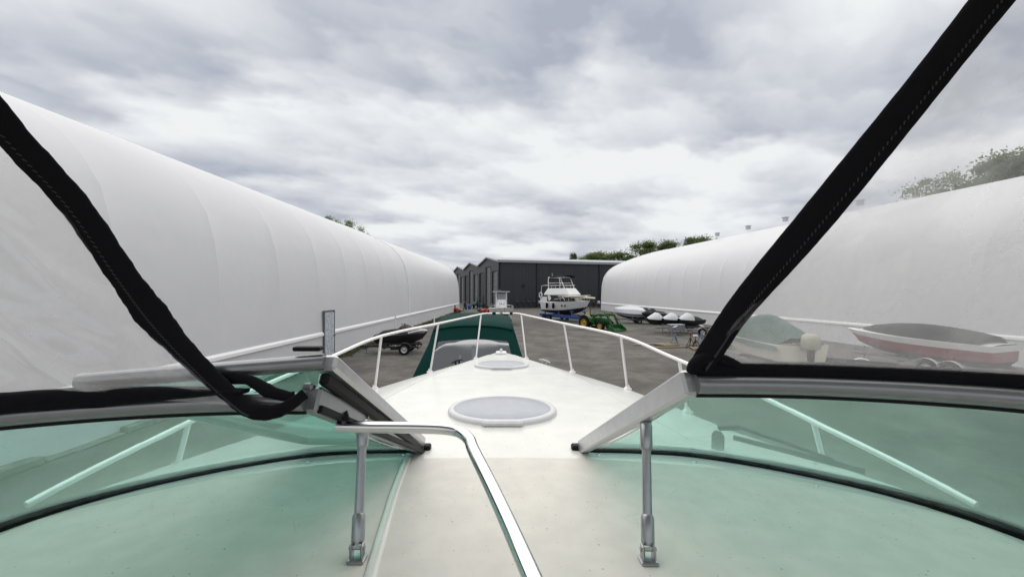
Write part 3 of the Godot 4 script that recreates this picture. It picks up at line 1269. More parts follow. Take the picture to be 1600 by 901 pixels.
	var strip := spline([V(0.352, -0.132, 0.700), V(0.372, -0.098, 0.695), V(0.415, -0.022, 0.68), V(0.50, 0.115, 0.63), V(0.60, 0.275, 0.583), V(0.69, 0.415, 0.55), V(0.80, 0.58, 0.51)], 140)
	var face := Vector3(-0.35, 0.12, 1.0).normalized()
	var widths := []
	for i in strip.size():
		widths.append(0.034 + 0.013 * clampf(i / 60.0, 0, 1) + 0.002 * sin(i * 0.11))
	put(ribbon(strip, widths, 0.008, face, 0.006), "zip_strip", M.canvas_black, rc)
	put(stitches(strip, face, 0.010, 0.0038, 1), "zip_teeth", M.stitch, rc)
	var bind := shifted(cr[1].slice(0, 36), Vector3(0, 0.027, 0.0))
	bind[0] += Vector3(0.0, 0.004, 0)
	put(ribbon(bind, 0.028, 0.016, Vector3(-0.5, 0.1, 1).normalized(), 0.02), "binding", M.canvas_black, rc)
	b = B.new()
	b.tube(spline([V(0.335, -0.145, 0.705), V(0.352, -0.120, 0.70), V(0.385, -0.118, 0.70), V(0.42, -0.132, 0.70)], 12), [0.006, 0.009, 0.011, 0.011, 0.011, 0.011, 0.011, 0.011, 0.010, 0.010, 0.009, 0.008, 0.007], 10)
	put(b, "corner_patch", M.canvas_black, rc)
	var wob := FastNoiseLite.new()
	wob.frequency = 1.0
	wob.seed = 5
	b = B.new()
	rings = []
	for i in 41:
		var f := i / 40.0
		var low: Vector3 = spline(cr[1], 40)[i] + Vector3(0, 0.026, 0)
		var high := V(lerpf(0.80, 1.20, pow(f, 0.7)), 0.58, lerpf(0.51, -0.2, f))
		var ring := PackedVector3Array()
		for j in 25:
			var g := j / 24.0
			var p := low.lerp(high, g)
			if i == 0:
				p = strip[int(g * 140)]
			var k := sin(PI * g) * minf(1.0, f * 5.0)
			p += Vector3(0.4, 0, -1).normalized() * 0.014 * k * wob.get_noise_2d(f * 3.5, g * 1.6)
			ring.append(p)
		rings.append(ring)
	b.loft(rings, false, false, true)
	put(b, "milky_film", M.vinyl, rc)
	put(lifted(rings, 0.002), "clear_vinyl", M.vinyl_gloss, rc)
	# ---- left curtain: its loose edge sags and curls over the frame
	var lc := part("side_curtain", boat)
	var cl := glass_curves(-1.0)
	strip = spline([V(-0.86, 0.58, 0.45), V(-0.76, 0.37, 0.515), V(-0.695, 0.235, 0.55), V(-0.646, 0.131, 0.60), V(-0.600, 0.024, 0.63), V(-0.567, -0.051, 0.655), V(-0.513, -0.122, 0.668), V(-0.450, -0.180, 0.668), V(-0.408, -0.198, 0.655), V(-0.365, -0.196, 0.655), V(-0.330, -0.172, 0.668)], 150)
	face = Vector3(0.35, 0.12, 1.0).normalized()
	widths = []
	for i in strip.size():
		var w := 0.039 + 0.008 * hump(i, 72, 7) - 0.013 * clampf((i - 74) / 30.0, 0, 1) - 0.008 * clampf((i - 125) / 20.0, 0, 1)
		widths.append(w)
	put(ribbon(strip, widths, 0.007, face, 0.03), "zip_strip", M.canvas_black, lc)
	put(stitches(strip.slice(0, 120), face, 0.008, 0.0034, 1), "zip_teeth", M.stitch, lc)
	b = B.new()
	b = ribbon(spline([V(-0.50, -0.150, 0.69), V(-0.44, -0.152, 0.685), V(-0.395, -0.170, 0.675), V(-0.35, -0.178, 0.665)], 14), 0.020, 0.007, face, 0.12)
	put(b, "loose_flap", M.canvas_black, lc)
	bind = shifted(cl[1].slice(5, 36), Vector3(0.008, 0.024, 0.022))
	var bw := []
	for i in bind.size():
		bw.append(0.008 + 0.026 * clampf(i / 9.0, 0, 1))
	put(ribbon(bind, bw, 0.030, Vector3(0.5, 0.1, 1).normalized(), 0.04), "binding", M.canvas_black, lc)
	b = B.new()
	rings = []
	var foot := spline(cl[1].slice(4, 37), 40)
	for i in 41:
		var f := i / 40.0
		var low: Vector3 = foot[i] + Vector3(0, 0.030, 0.0)
		var high := V(lerpf(-0.86, -1.20, pow(f, 0.7)), 0.58, lerpf(0.45, -0.2, f))
		var ring := PackedVector3Array()
		for j in 41:
			var g := j / 40.0
			var loose: Vector3 = strip[int(112.0 * (1.0 - g))] - (foot[0] + Vector3(0, 0.030, 0)).lerp(V(-0.86, 0.58, 0.45), g)
			var p := low.lerp(high, g) + loose * pow(1.0 - f, 2.0)
			var k := sin(PI * g) * minf(1.0, f * 4.0)
			var fold := 0.034 * wob.get_noise_2d(f * 5.0 + 7.0, g * 2.0) + 0.034 * pow(1.0 - g, 2.0) * sin(f * 26.0 + g * 3.0) + 0.06 * (1.0 - g) * hump(f, 0.30 - 0.08 * g, 0.035)
			p += Vector3(0.4, 0, 1).normalized() * fold * k
			ring.append(p)
		rings.append(ring)
	b.loft(rings, false, false, true)
	put(b, "milky_film", M.vinyl, lc)
	put(lifted(rings, 0.002), "clear_vinyl", M.vinyl_gloss, lc)


# ------------------------------------------------------------------ boats and machines of the yard; local +x is the bow or front
func hull(parent: Node3D, L: float, W: float, stern: float, bow: float, at := Vector3.ZERO, bands := [], deck: Material = null, chine := 0.24) -> void:
	# bands: [from, to, name, material] over the topsides, 0 at the chine and 1 at the sheer
	var n := 18
	var half := func(t: float) -> float: return W / 2 * (0.94 + 0.06 * sin(PI * t)) * (1.0 - pow(clampf((t - 0.42) / 0.58, 0, 1), 2.3)) + 0.015
	var sheer := func(t: float) -> float: return lerpf(stern, bow, pow(t, 1.7))
	var cy := func(t: float) -> float: return lerpf(chine * stern, bow * 0.52, pow(clampf((t - 0.25) / 0.75, 0, 1), 2.4))
	var ky := func(t: float) -> float: return bow * 0.47 * pow(clampf((t - 0.5) / 0.5, 0, 1), 2.6)
	var b := B.new()
	var rings := []
	for i in n + 1:
		var t := float(i) / n
		var w: float = half.call(t) * (0.84 - 0.25 * t)
		var x := t * L * (0.90 + 0.02 * t)
		rings.append(PackedVector3Array([at + Vector3(x, cy.call(t), -w), at + Vector3(x, lerpf(ky.call(t), cy.call(t), 0.6), -w * 0.55), at + Vector3(x, ky.call(t), 0), at + Vector3(x, lerpf(ky.call(t), cy.call(t), 0.6), w * 0.55), at + Vector3(x, cy.call(t), w)]))
	b.loft(rings, false, false, true)
	put(b, "hull_bottom", M.bottom_paint, parent)
	for band in bands:
		b = B.new()
		for s in [-1.0, 1.0]:
			rings = []
			for i in n + 1:
				var t := float(i) / n
				var ring := PackedVector3Array()
				for k in 4:
					var f: float = lerpf(band[0], band[1], k / 3.0)
					var w: float = half.call(t) * lerpf(0.84 - 0.25 * t, 1.0, pow(f, 0.8))
					ring.append(at + Vector3(t * L * lerpf(0.90 + 0.02 * t, 1.0, f * t + (1.0 - t) * 0.0 * f), lerpf(cy.call(t), sheer.call(t), f), s * w))
				rings.append(ring)
			b.loft(rings, false, false, true, s < 0)
		# transom
		b.flat()
		var w0: float = half.call(0.0)
		var q := []
		for f in [band[0], band[1]]:
			for s in [-1.0, 1.0]:
				q.append(at + Vector3(0, lerpf(cy.call(0.0), sheer.call(0.0), f), s * w0 * lerpf(0.84, 1.0, pow(f, 0.8))))
		b.quad(q[0], q[1], q[3], q[2])
		put(b, band[2], band[3], parent)
	if deck:
		b = B.new()
		rings = []
		for i in n + 1:
			var t := float(i) / n
			var ring := PackedVector3Array()
			for k in 7:
				var u := -1.0 + k / 3.0
				ring.append(at + Vector3(t * L * lerpf(0.90, 1.0, t), sheer.call(t) + 0.05 * (1 - u * u), u * half.call(t)))
			rings.append(ring)
		b.loft(rings, false, false, true)
		put(b, "deck", deck, parent)


func wheel(parent: Node3D, at: Vector3, r: float, w: float, rim: Material) -> void:   # axle along z
	var o := part("wheel", parent)
	o.position = at
	var f := Transform3D(Basis(Vector3.RIGHT, PI / 2), Vector3.ZERO)
	var b := B.new()
	b.lathe(f, [[r * 0.60, -w / 2], [r * 0.9, -w / 2], [r, -w * 0.32], [r, w * 0.32], [r * 0.9, w / 2], [r * 0.60, w / 2], [r * 0.58, 0.0], [r * 0.60, -w / 2]], 22)
	for k in 18:
		var a := TAU * k / 18
		b.box(Vector3(cos(a) * r, sin(a) * r, 0), Vector3(r * 0.05, r * 0.13, w * 0.8), Basis(Vector3(0, 0, 1), a))
	put(b, "tyre", M.rubber, o)
	b = B.new()
	b.lathe(f, [[r * 0.60, w * 0.46], [r * 0.52, w * 0.40], [r * 0.46, w * 0.15], [r * 0.2, w * 0.22], [r * 0.16, w * 0.40], [0.0, w * 0.42]], 18)
	b.lathe(f, [[0.0, -w * 0.42], [r * 0.16, -w * 0.40], [r * 0.2, -w * 0.22], [r * 0.46, -w * 0.15], [r * 0.52, -w * 0.40], [r * 0.60, -w * 0.46]], 18)
	put(b, "rim", rim, o)


func trailer(called: String, label: String, at: Vector3, turn: float, L: float, W: float, bed: float, steel: Material, axles := 1, fender: Material = null, group := "boat trailers") -> Node3D:
	# bed frame from x = 0 (rear) to L, tongue ahead of it
	var t := thing(called, label, "trailer", at, turn, group)
	var b := B.new()
	for s in [-1.0, 1.0]:
		b.bar(Vector3(0, bed, s * W * 0.42), Vector3(L * 0.68, bed, s * W * 0.42), 0.07, 0.11, 0.01)
		b.bar(Vector3(L * 0.68, bed, s * W * 0.42), Vector3(L * 0.90, bed, s * 0.05), 0.07, 0.11, 0.01)
	for x in [0.04, L * 0.34, L * 0.66]:
		b.bar(Vector3(x, bed - 0.09, -W * 0.44), Vector3(x, bed - 0.09, W * 0.44), 0.06, 0.07, 0.01)
	b.bar(Vector3(L * 0.60, bed - 0.03, 0), Vector3(L * 1.18, bed - 0.03, 0), 0.09, 0.11, 0.01)
	put(b, "frame", steel, t)
	b = B.new()
	b.bar(Vector3(L * 1.18, bed - 0.03, 0), Vector3(L * 1.18 + 0.22, bed - 0.03, 0), 0.06, 0.07, 0.01)
	b.lathe(Transform3D(Basis(), Vector3(L * 1.18 + 0.22, bed - 0.08, 0)), [[0.05, 0], [0.06, 0.05], [0.03, 0.10], [0.0, 0.11]], 10)
	put(b, "coupler", M.galvanised, t)
	b = B.new()
	b.tube([Vector3(L * 1.06, 0.06, 0.09), Vector3(L * 1.06, bed + 0.35, 0.09)], 0.03, 8)
	b.box(Vector3(L * 1.06, 0.03, 0.09), Vector3(0.18, 0.06, 0.14), Basis(), 0.02)
	put(b, "jack", M.galvanised, t)
	for s in [-1.0, 1.0]:
		b = B.new()
		b.bar(Vector3(0.05, bed + 0.13, s * W * 0.26), Vector3(L * 0.7, bed + 0.13, s * W * 0.26), 0.11, 0.07, 0.01)
		for x in [0.2, L * 0.6]:
			b.bar(Vector3(x, bed - 0.06, s * W * 0.26), Vector3(x, bed + 0.10, s * W * 0.26), 0.06, 0.06)
		put(b, "bunk", M.cover_dark, t)
		for k in axles:
			var x := L * 0.26 + k * 0.72
			wheel(t, Vector3(x, 0.30, s * (W * 0.5)), 0.30, 0.19, M.wheel_rim)
			b = B.new()
			var rings := []
			for i in 11:
				var a := PI * (0.06 + 0.88 * i / 10.0)
				var c := Vector3(x + cos(a) * 0.40, 0.30 + sin(a) * 0.38, s * W * 0.5)
				rings.append(PackedVector3Array([c - Vector3(0, 0, 0.12), c - Vector3(0, -0.01, 0.11), c + Vector3(0, 0.01, 0.11), c + Vector3(0, 0, 0.12)]))
			b.loft(rings, false, false, true)
			put(b, "fender", fender if fender else steel, t)
	for k in axles:
		b = B.new()
		b.tube([Vector3(L * 0.26 + k * 0.72, 0.30, -W * 0.46), Vector3(L * 0.26 + k * 0.72, 0.30, W * 0.46)], 0.035, 8)
		b.box(Vector3(L * 0.26 + k * 0.72, (0.30 + bed) / 2, W * 0.41), Vector3(0.3, maxf(bed - 0.3, 0.06), 0.06))
		b.box(Vector3(L * 0.26 + k * 0.72, (0.30 + bed) / 2, -W * 0.41), Vector3(0.3, maxf(bed - 0.3, 0.06), 0.06))
		put(b, "axle", steel, t)
	return t


func jet_ski(label: String, at: Vector3, turn: float, style: int, group: String) -> Node3D:
	# style 0 uncovered with white bow, 1 black cover, 2 black cover with white front
	var t := thing("jet_ski", label, "jet ski", at, turn, group)
	hull(t, 2.9, 1.12, 0.48, 0.62, Vector3.ZERO, [[0.0, 1.0, "hull_side", M.black_plastic]], M.black_plastic, 0.4)
	var b := B.new()
	var rings := []
	var prof := [[0.05, 0.50, 0.42], [0.4, 0.72, 0.36], [0.9, 0.80, 0.36], [1.25, 0.84, 0.40], [1.5, 1.05, 0.44], [1.75, 1.10, 0.46], [2.0, 0.98, 0.44], [2.4, 0.80, 0.30], [2.75, 0.66, 0.12]]
	var cover := style > 0
	var rows := []
	for p in prof:
		var w: float = p[2] * (1.25 if cover else 0.8)
		var y0: float = 0.42 + 0.15 * pow(p[0] / 2.9, 2.0)
		var ring := PackedVector3Array()
		for k in 9:
			var a := PI * k / 8
			ring.append(Vector3(p[0], lerpf(y0, p[1], pow(sin(a), 0.8)), cos(a) * w * (1.0 - 0.45 * pow(sin(a), 2.0)) * (1.0 + (0.06 * sin(p[0] * 9.0) if cover else 0.0))))
		rows.append(ring)
	if style == 2:
		b.loft(rows.slice(0, 5), false, false, true)
		put(b, "cover", M.cover_dark, t)
		b = B.new()
		b.loft(rows.slice(4), false, false, true)
		put(b, "cover_front", M.cover_white, t)
	elif style == 1:
		b.loft(rows, false, false, true)
		put(b, "cover", M.cover_dark, t)
		b = B.new()
		for s in [-1.0, 1.0]:
			b.tube([Vector3(0.2, 0.56, s * 0.50), Vector3(1.3, 0.62, s * 0.53), Vector3(2.2, 0.72, s * 0.42)], 0.03, 6, true, 0.5)
		put(b, "cover_piping", M.cover_white, t)
	else:
		b.loft(rows.slice(0, 5), false, false, true)
		put(b, "seat", M.cover_dark, t)
		b = B.new()
		b.loft(rows.slice(4), false, false, true)
		put(b, "hood", M.black_plastic, t)
		b = B.new()
		b.tube(spline([Vector3(1.9, 0.62, 0.46), Vector3(2.5, 0.74, 0.34), Vector3(2.86, 0.72, 0.0), Vector3(2.5, 0.74, -0.34), Vector3(1.9, 0.62, -0.46)], 24), 0.055, 8)
		put(b, "bow_trim", M.cover_white, t)
		b = B.new()
		b.tube([Vector3(1.5, 1.12, -0.36), Vector3(1.62, 1.14, -0.1), Vector3(1.62, 1.14, 0.1), Vector3(1.5, 1.12, 0.36)], 0.025, 8)
		b.tube([Vector3(1.62, 1.0, 0), Vector3(1.62, 1.14, 0)], 0.04, 8)
		put(b, "handlebar", M.galvanised, t)
	return t


func outboard(label: String, at: Vector3, turn: float, cowl: Material, group: String, stand := true) -> Node3D:
	var t := thing("outboard_motor", label, "outboard motor", at, turn, group)
	var up := 0.0
	var b := B.new()
	b.loft([ring_y(0.55 + up, 0.09, 0.10), ring_y(0.9 + up, 0.11, 0.12), ring_y(1.02 + up, 0.16, 0.17)], true, true, true, true)
	put(b, "midsection", M.black_plastic, t)
	b = B.new()
	b.loft([ring_y(1.02, 0.20, 0.30), ring_y(1.10, 0.23, 0.33), ring_y(1.35, 0.23, 0.34), ring_y(1.50, 0.20, 0.30), ring_y(1.57, 0.12, 0.20)], true, true, true, true)
	put(b, "cowl", cowl, t)
	b = B.new()
	b.lathe(Transform3D(Basis(Vector3(0, 0, 1), -PI / 2), Vector3(-0.28, 0.30, 0)), [[0.0, 0.0], [0.06, 0.05], [0.07, 0.25], [0.04, 0.5], [0.0, 0.58]], 10)
	b.box(Vector3(0.0, 0.45, 0), Vector3(0.16, 0.34, 0.05), Basis(), 0.01)
	b.box(Vector3(0.05, 0.18, 0), Vector3(0.14, 0.20, 0.02), Basis(), 0.005)
	put(b, "gearcase", M.black_plastic, t)
	b = B.new()
	for k in 3:
		b.box(Vector3(-0.30, 0.30, 0) + Vector3(0, cos(k * TAU / 3), sin(k * TAU / 3)) * 0.09, Vector3(0.02, 0.15, 0.09), Basis(Vector3.RIGHT, k * TAU / 3) * Basis(Vector3.UP, 0.5), 0.004)
	put(b, "propeller", M.galvanised, t)
	if stand:
		b = B.new()
		for z in [-0.28, 0.28]:
			b.bar(Vector3(0.35, 0.04, z), Vector3(-0.4, 0.04, z), 0.05, 0.05)
			b.bar(Vector3(0.32, 0.04, z), Vector3(0.17, 0.98, z * 0.7), 0.05, 0.05)
			b.bar(Vector3(-0.3, 0.04, z), Vector3(0.20, 0.8, z * 0.7), 0.04, 0.04)
		b.box(Vector3(0.18, 0.92, 0), Vector3(0.06, 0.26, 0.5))
		put(b, "stand", M.black_steel, t)
	return t


func ring_y(y: float, wz: float, wx: float, cx := 0.0, n := 14) -> PackedVector3Array:
	var r := PackedVector3Array()
	for k in n:
		var a := TAU * k / n
		r.append(Vector3(cx + signf(cos(a)) * pow(absf(cos(a)), 0.65) * wx, y, signf(sin(a)) * pow(absf(sin(a)), 0.65) * wz))
	return r


func green_cuddy() -> void:
	# runabout under a full camper canvas, just ahead of our bow; stern towards us
	var t := thing("covered_runabout", "boat with dark green camper canvas just beyond our bow rail", "boat", G(-0.62, 8.6), heading(-0.04, 1.0))
	hull(t, 6.9, 2.5, 1.05, 1.25, Vector3(0, 0.62, 0), [[0.0, 1.0, "hull_side", M.boat_white]], M.boat_white)
	var b := B.new()
	# canvas: rings from the stern foot up and over to the windshield
	var arch := func(x: float, foot: float, top: float, wf: float, wt: float) -> PackedVector3Array:
		var r := PackedVector3Array()
		for k in 21:
			var u := -1.0 + k / 10.0
			var au := absf(u)
			if au > 0.5:
				var f := (1.0 - au) / 0.5
				var e := f * f * (3.0 - 2.0 * f) * 0.15 + f * 0.85
				r.append(Vector3(x, lerpf(foot, top - 0.10, e), signf(u) * lerpf(wf, wt, e)))
			else:
				r.append(Vector3(x, top - 0.10 * pow(au / 0.5, 2.5), u / 0.5 * wt))
		return r
	var roof := []
	for q in [[0.62, 1.66, 2.70, 1.24, 0.90], [0.70, 1.66, 2.74, 1.24, 0.93], [1.2, 1.68, 2.80, 1.25, 0.95], [1.9, 1.70, 2.86, 1.25, 0.95], [2.6, 1.72, 2.90, 1.25, 0.93], [3.0, 1.74, 2.86, 1.24, 0.90], [3.7, 1.78, 2.30, 1.15, 0.80], [4.2, 1.82, 1.95, 1.05, 0.7]]:
		roof.append(arch.call(q[0], q[1], q[2], q[3], q[4]))
	b.loft(roof, false, false, true)
	put(b, "canvas_top", M.canvas_green, t)
	# slanted back curtain with a clear window let into it
	b = B.new()
	var top: PackedVector3Array = roof[0]
	var rows := []
	for j in 9:
		var f := j / 8.0
		var row := PackedVector3Array()
		for k in 21:
			var p := top[k]
			var foot := Vector3(-0.02, 1.55, clampf(p.z * 1.40, -1.34, 1.30))
			var q := foot.lerp(p, f)
			q.x -= 0.05 * sin(PI * f)
			row.append(q)
		rows.append(row)
	b.smooth()
	for j in 8:
		for k in 20:
			if j >= 1 and j <= 5 and k >= 6 and k <= 13:
				continue
			b.quad(rows[j][k], rows[j + 1][k], rows[j + 1][k + 1], rows[j][k + 1])
	put(b, "back_curtain", M.canvas_green, t)
	b = B.new()
	b.smooth()
	for j in range(1, 6):
		for k in range(6, 14):
			var sh := Vector3(0.012, 0, 0)
			b.quad(rows[j][k] + sh, rows[j + 1][k] + sh, rows[j + 1][k + 1] + sh, rows[j][k + 1] + sh)
	put(b, "clear_window", M.cloudy_vinyl, t)
	b = B.new()
	var hem := []
	for k in 21:
		hem.append(top[k] + Vector3(-0.012, 0.0, 0))
	b.tube(hem, 0.022, 6)
	put(b, "hem", M.canvas_green, t)
	b = B.new()
	b.box(Vector3(0.85, 1.95, 0.0), Vector3(0.08, 0.5, 0.1), Basis(), 0.02)
	b.tube([Vector3(0.4, 1.5, -0.28), Vector3(0.4, 2.05, -0.30)], 0.025, 8)
	put(b, "seat_post", M.boat_white, t)
	trailer("boat_trailer", "grey trailer under the boat with green camper canvas", t.position + Vector3(0, 0, -0.3), t.rotation.y, 5.2, 2.2, 0.48, M.galvanised, 2)


func console_boat() -> void:
	var t := thing("console_boat", "white centre console boat with grey hardtop behind the green canvas", "boat", G(-0.25, 46.0), heading(0.10, -1.0))
	hull(t, 6.2, 2.5, 0.95, 1.25, Vector3(0, 0.62, 0), [[0.0, 0.75, "hull_side", M.boat_white], [0.75, 1.0, "gunwale", M.boat_white]], M.boat_white)
	var b := B.new()
	b.loft([ring_y(1.55, 0.50, 0.50, 2.9), ring_y(2.35, 0.50, 0.48, 2.9), ring_y(2.62, 0.44, 0.34, 2.8)], true, true, true, true)
	put(b, "console", M.boat_white, t)
	b = B.new()
	b.bar(Vector3(3.36, 2.0, 0), Vector3(3.33, 2.38, 0), 0.56, 0.04, 0.01, Vector3.RIGHT)
	put(b, "hatch_door", M.boat_grey, t)
	b = B.new()
	b.lathe(Transform3D(Basis(Vector3(0, 0, 1), -PI / 2), Vector3(3.39, 2.17, 0.05)), [[0.06, 0.0], [0.05, 0.03], [0.0, 0.03]], 10)
	put(b, "latch", M.black_plastic, t)
	b = B.new()
	b.bar(Vector3(3.18, 2.62, 0), Vector3(2.95, 3.3, 0), 0.86, 0.02, 0.005, Vector3.RIGHT)
	put(b, "windscreen", M.clear_pane, t)
	b = B.new()
	for z in [-0.55, 0.55]:
		b = B.new()
		b.tube([Vector3(3.1, 1.6, z), Vector3(3.05, 2.6, z), Vector3(2.9, 3.42, z * 1.05)], 0.035, 8)
		b.tube([Vector3(2.3, 1.6, z), Vector3(2.3, 2.6, z), Vector3(2.3, 3.42, z * 1.05)], 0.035, 8)
		b.tube([Vector3(2.3, 2.6, z), Vector3(3.05, 2.6, z)], 0.03, 8)
		put(b, "tower_frame", M.boat_white, t)
	b = B.new()
	b.box(Vector3(2.5, 3.46, 0), Vector3(1.7, 0.09, 1.75), Basis(), 0.03)
	put(b, "hardtop", M.boat_grey, t)
	b = B.new()
	b.lathe(Transform3D(Basis(), Vector3(2.4, 3.5, 0.2)), [[0.16, 0.0], [0.16, 0.10], [0.08, 0.16], [0.0, 0.17]], 12)
	b.tube([Vector3(2.0, 3.5, -0.5), Vector3(2.0, 3.78, -0.5)], 0.02, 6)
	put(b, "antenna", M.black_plastic, t)
	for s in [-1.0, 1.0]:
		b = B.new()
		b.tube(spline([Vector3(2.8, 1.78, s * 1.2), Vector3(4.2, 1.98, s * 1.05), Vector3(5.4, 2.08, s * 0.62), Vector3(6.0, 2.1, s * 0.1)], 16), 0.022, 8)
		for q in [[3.4, 1.22], [4.6, 0.92], [5.4, 0.60]]:
			b.tube([Vector3(q[0], 1.55, s * q[1]), Vector3(q[0], 1.98, s * q[1])], 0.016, 6)
		put(b, "side_rail", M.rail, t)
	trailer("boat_trailer", "trailer carrying the white centre console boat", t.position, t.rotation.y, 5.0, 2.2, 0.5, M.galvanised, 2)


func flybridge() -> void:
	var turn := heading(0.53, -0.85)
	var t := thing("flybridge_cruiser", "white flybridge motor cruiser with dark windows on a blue trailer", "boat", G(6.0, 50.0), turn)
	hull(t, 8.4, 3.1, 1.35, 1.62, Vector3(0, 0.82, 0), [[0.0, 0.16, "boot_stripe", M.bottom_paint], [0.16, 0.86, "hull_side", M.boat_grey], [0.86, 1.0, "gunwale", M.boat_white]], M.boat_white, 0.20)
	t.find_child("hull_side", false, false).mesh.surface_set_material(0, M.boat_white)
	var y := 2.25
	var b := B.new()
	var house := func(x0: float, x1: float, w0: float, w1: float, y0: float) -> PackedVector3Array:
		return PackedVector3Array([Vector3(x0, y0, -w0), Vector3(lerpf(x0, x1, 0.72), y0, -w0), Vector3(x1, y0, -w1), Vector3(x1, y0, w1), Vector3(lerpf(x0, x1, 0.72), y0, w0), Vector3(x0, y0, w0)])
	b.loft([house.call(1.5, 6.7, 1.28, 0.75, y - 0.1), house.call(1.5, 6.55, 1.26, 0.78, y + 0.02)], true, true, false, true)
	put(b, "cabin_side", M.boat_white, t)
	b = B.new()
	b.loft([house.call(1.9, 6.50, 1.24, 0.79, y + 0.02), house.call(1.9, 5.25, 1.18, 0.86, y + 0.82)], true, true, false, true)
	put(b, "cabin_window", M.tinted, t)
	b = B.new()
	for s in [-1.0, 1.0]:
		b.bar(Vector3(1.95, y + 0.2, s * 1.25), Vector3(1.6, y + 0.85, s * 1.20), 0.06, 0.55, 0.02, Vector3.RIGHT)
		b.bar(Vector3(5.06, y + 0.2, s * 1.24), Vector3(4.35, y + 0.85, s * 1.19), 0.05, 0.07, 0.01, Vector3.RIGHT)
	b.bar(Vector3(6.53, y + 0.02, 0), Vector3(5.28, y + 0.82, 0), 0.06, 0.03, 0.01)
	put(b, "window_post", M.boat_white, t)
	b = B.new()
	b.loft([house.call(0.7, 5.55, 1.34, 0.95, y + 0.80), house.call(0.7, 5.60, 1.36, 0.98, y + 0.90), house.call(1.3, 4.75, 1.12, 0.82, y + 1.62)], true, true, false, true)
	put(b, "flybridge", M.boat_white, t)
	b = B.new()
	for s in [-1.0, 1.0]:
		b.tube([Vector3(1.35, y + 1.55, s * 1.05), Vector3(1.25, y + 2.35, s * 1.0), Vector3(1.2, y + 2.95, s * 0.95)], 0.055, 8)
		b.tube([Vector3(1.2, y + 2.95, s * 0.95), Vector3(3.6, y + 2.95, s * 0.85), Vector3(4.5, y + 1.6, s * 0.80)], 0.04, 8)
		b.tube([Vector3(1.3, y + 1.95, s * 1.08), Vector3(4.6, y + 1.95, s * 0.84)], 0.03, 8)
		b.tube([Vector3(1.3, y + 2.25, s * 1.05), Vector3(4.05, y + 2.25, s * 0.84)], 0.025, 8)
		for x in [2.0, 2.8, 3.6, 4.3]:
			b.tube([Vector3(x, y + 1.55, s * lerpf(1.08, 0.84, (x - 1.3) / 3.3)), Vector3(x, y + 1.95, s * lerpf(1.08, 0.84, (x - 1.3) / 3.3))], 0.02, 6)
	b.tube([Vector3(1.2, y + 2.95, -0.95), Vector3(1.2, y + 2.95, 0.95)], 0.05, 8)
	b.tube([Vector3(3.6, y + 2.95, -0.85), Vector3(3.6, y + 2.95, 0.85)], 0.04, 8)
	b.tube([Vector3(4.6, y + 1.95, -0.84), Vector3(4.6, y + 1.95, 0.84)], 0.03, 8)
	put(b, "flybridge_frame", M.rail, t)
	b = B.new()
	var rings := []
	for k in 5:
		var x := 1.6 + k * 0.7
		rings.append(PackedVector3Array([Vector3(x, y + 3.02, -1.0), Vector3(x, y + 3.12, -0.5), Vector3(x, y + 3.14, 0), Vector3(x, y + 3.12, 0.5), Vector3(x, y + 3.02, 1.0)]))
	b.loft(rings, false, false, true)
	for s in [-1.0, 1.0]:
		b.bar(Vector3(1.6, y + 2.97, s * 1.0), Vector3(4.4, y + 2.97, s * 1.0), 0.02, 0.14)
	put(b, "bimini", M.canvas_black, t)
	b = B.new()
	for x in [1.6, 2.1]:
		b.box(Vector3(x + 0.6, y + 1.75, 0.3 * (1 if x < 2 else -1)), Vector3(0.5, 0.9, 0.5), Basis(), 0.08)
	put(b, "helm_seat", M.cover_dark, t)
	b = B.new()
	b.tube([Vector3(1.2, y + 2.95, 0.3), Vector3(1.2, y + 3.5, 0.3)], 0.02, 6)
	put(b, "mast", M.boat_white, t)
	# aft deck rails and cockpit posts
	b = B.new()
	for s in [-1.0, 1.0]:
		b.tube([Vector3(0.1, y, s * 1.4), Vector3(0.1, y + 1.95, s * 1.3), Vector3(1.3, y + 2.0, s * 1.1)], 0.035, 8)
		b.box(Vector3(0.75, y + 0.15, s * 1.42), Vector3(1.5, 0.9, 0.06), Basis(), 0.02)
	put(b, "cockpit_rail", M.boat_white, t)
	b = B.new()
	for s in [-1.0, 1.0]:
		b.tube(spline([Vector3(3.2, 2.55, s * 1.5), Vector3(5.6, 2.85, s * 1.25), Vector3(7.6, 3.02, s * 0.6), Vector3(8.5, 3.05, s * 0.08)], 18), 0.022, 6)
		for q in [[4.4, 1.44], [5.8, 1.20], [7.0, 0.82], [7.9, 0.42]]:
			b.tube([Vector3(q[0], 2.3, s * q[1]), Vector3(q[0], 2.3 + 0.62 * (0.6 + 0.05 * q[0]), s * q[1])], 0.016, 6)
	put(b, "pulpit", M.rail, t)
	for x in [4.6, 5.2]:
		b = B.new()
		b.lathe(Transform3D(Basis(Vector3.RIGHT, PI / 2 + 0.12), Vector3(x, 1.85, 1.36)), [[0.12, -0.02], [0.12, 0.03], [0.0, 0.03]], 12)
		put(b, "porthole", M.tinted, t)
	t.scale = Vector3(0.86, 1.0, 0.92)
	var xf := t.transform
	for k in [[3.1, 1.60], [1.75, 1.64]]:
		var f := thing("boat_fender", "black fender on the flybridge cruiser, nearer its bow" if k[0] > 2.5 else "black fender on the flybridge cruiser, nearer its stern", "fender", xf * Vector3(k[0], 1.45, k[1]), turn, "fenders of the flybridge cruiser")
		b = B.new()
		b.lathe(Transform3D(), [[0.0, 0.0], [0.10, 0.03], [0.14, 0.12], [0.14, 0.55], [0.10, 0.64], [0.0, 0.68]], 14)
		put(b, "body", M.rubber, f)
		b = B.new()
		b.tube([Vector3(0, 0.66, 0), Vector3(0, 0.86, -0.05)], 0.012, 6)
		put(b, "lanyard", M.cover_white, f)
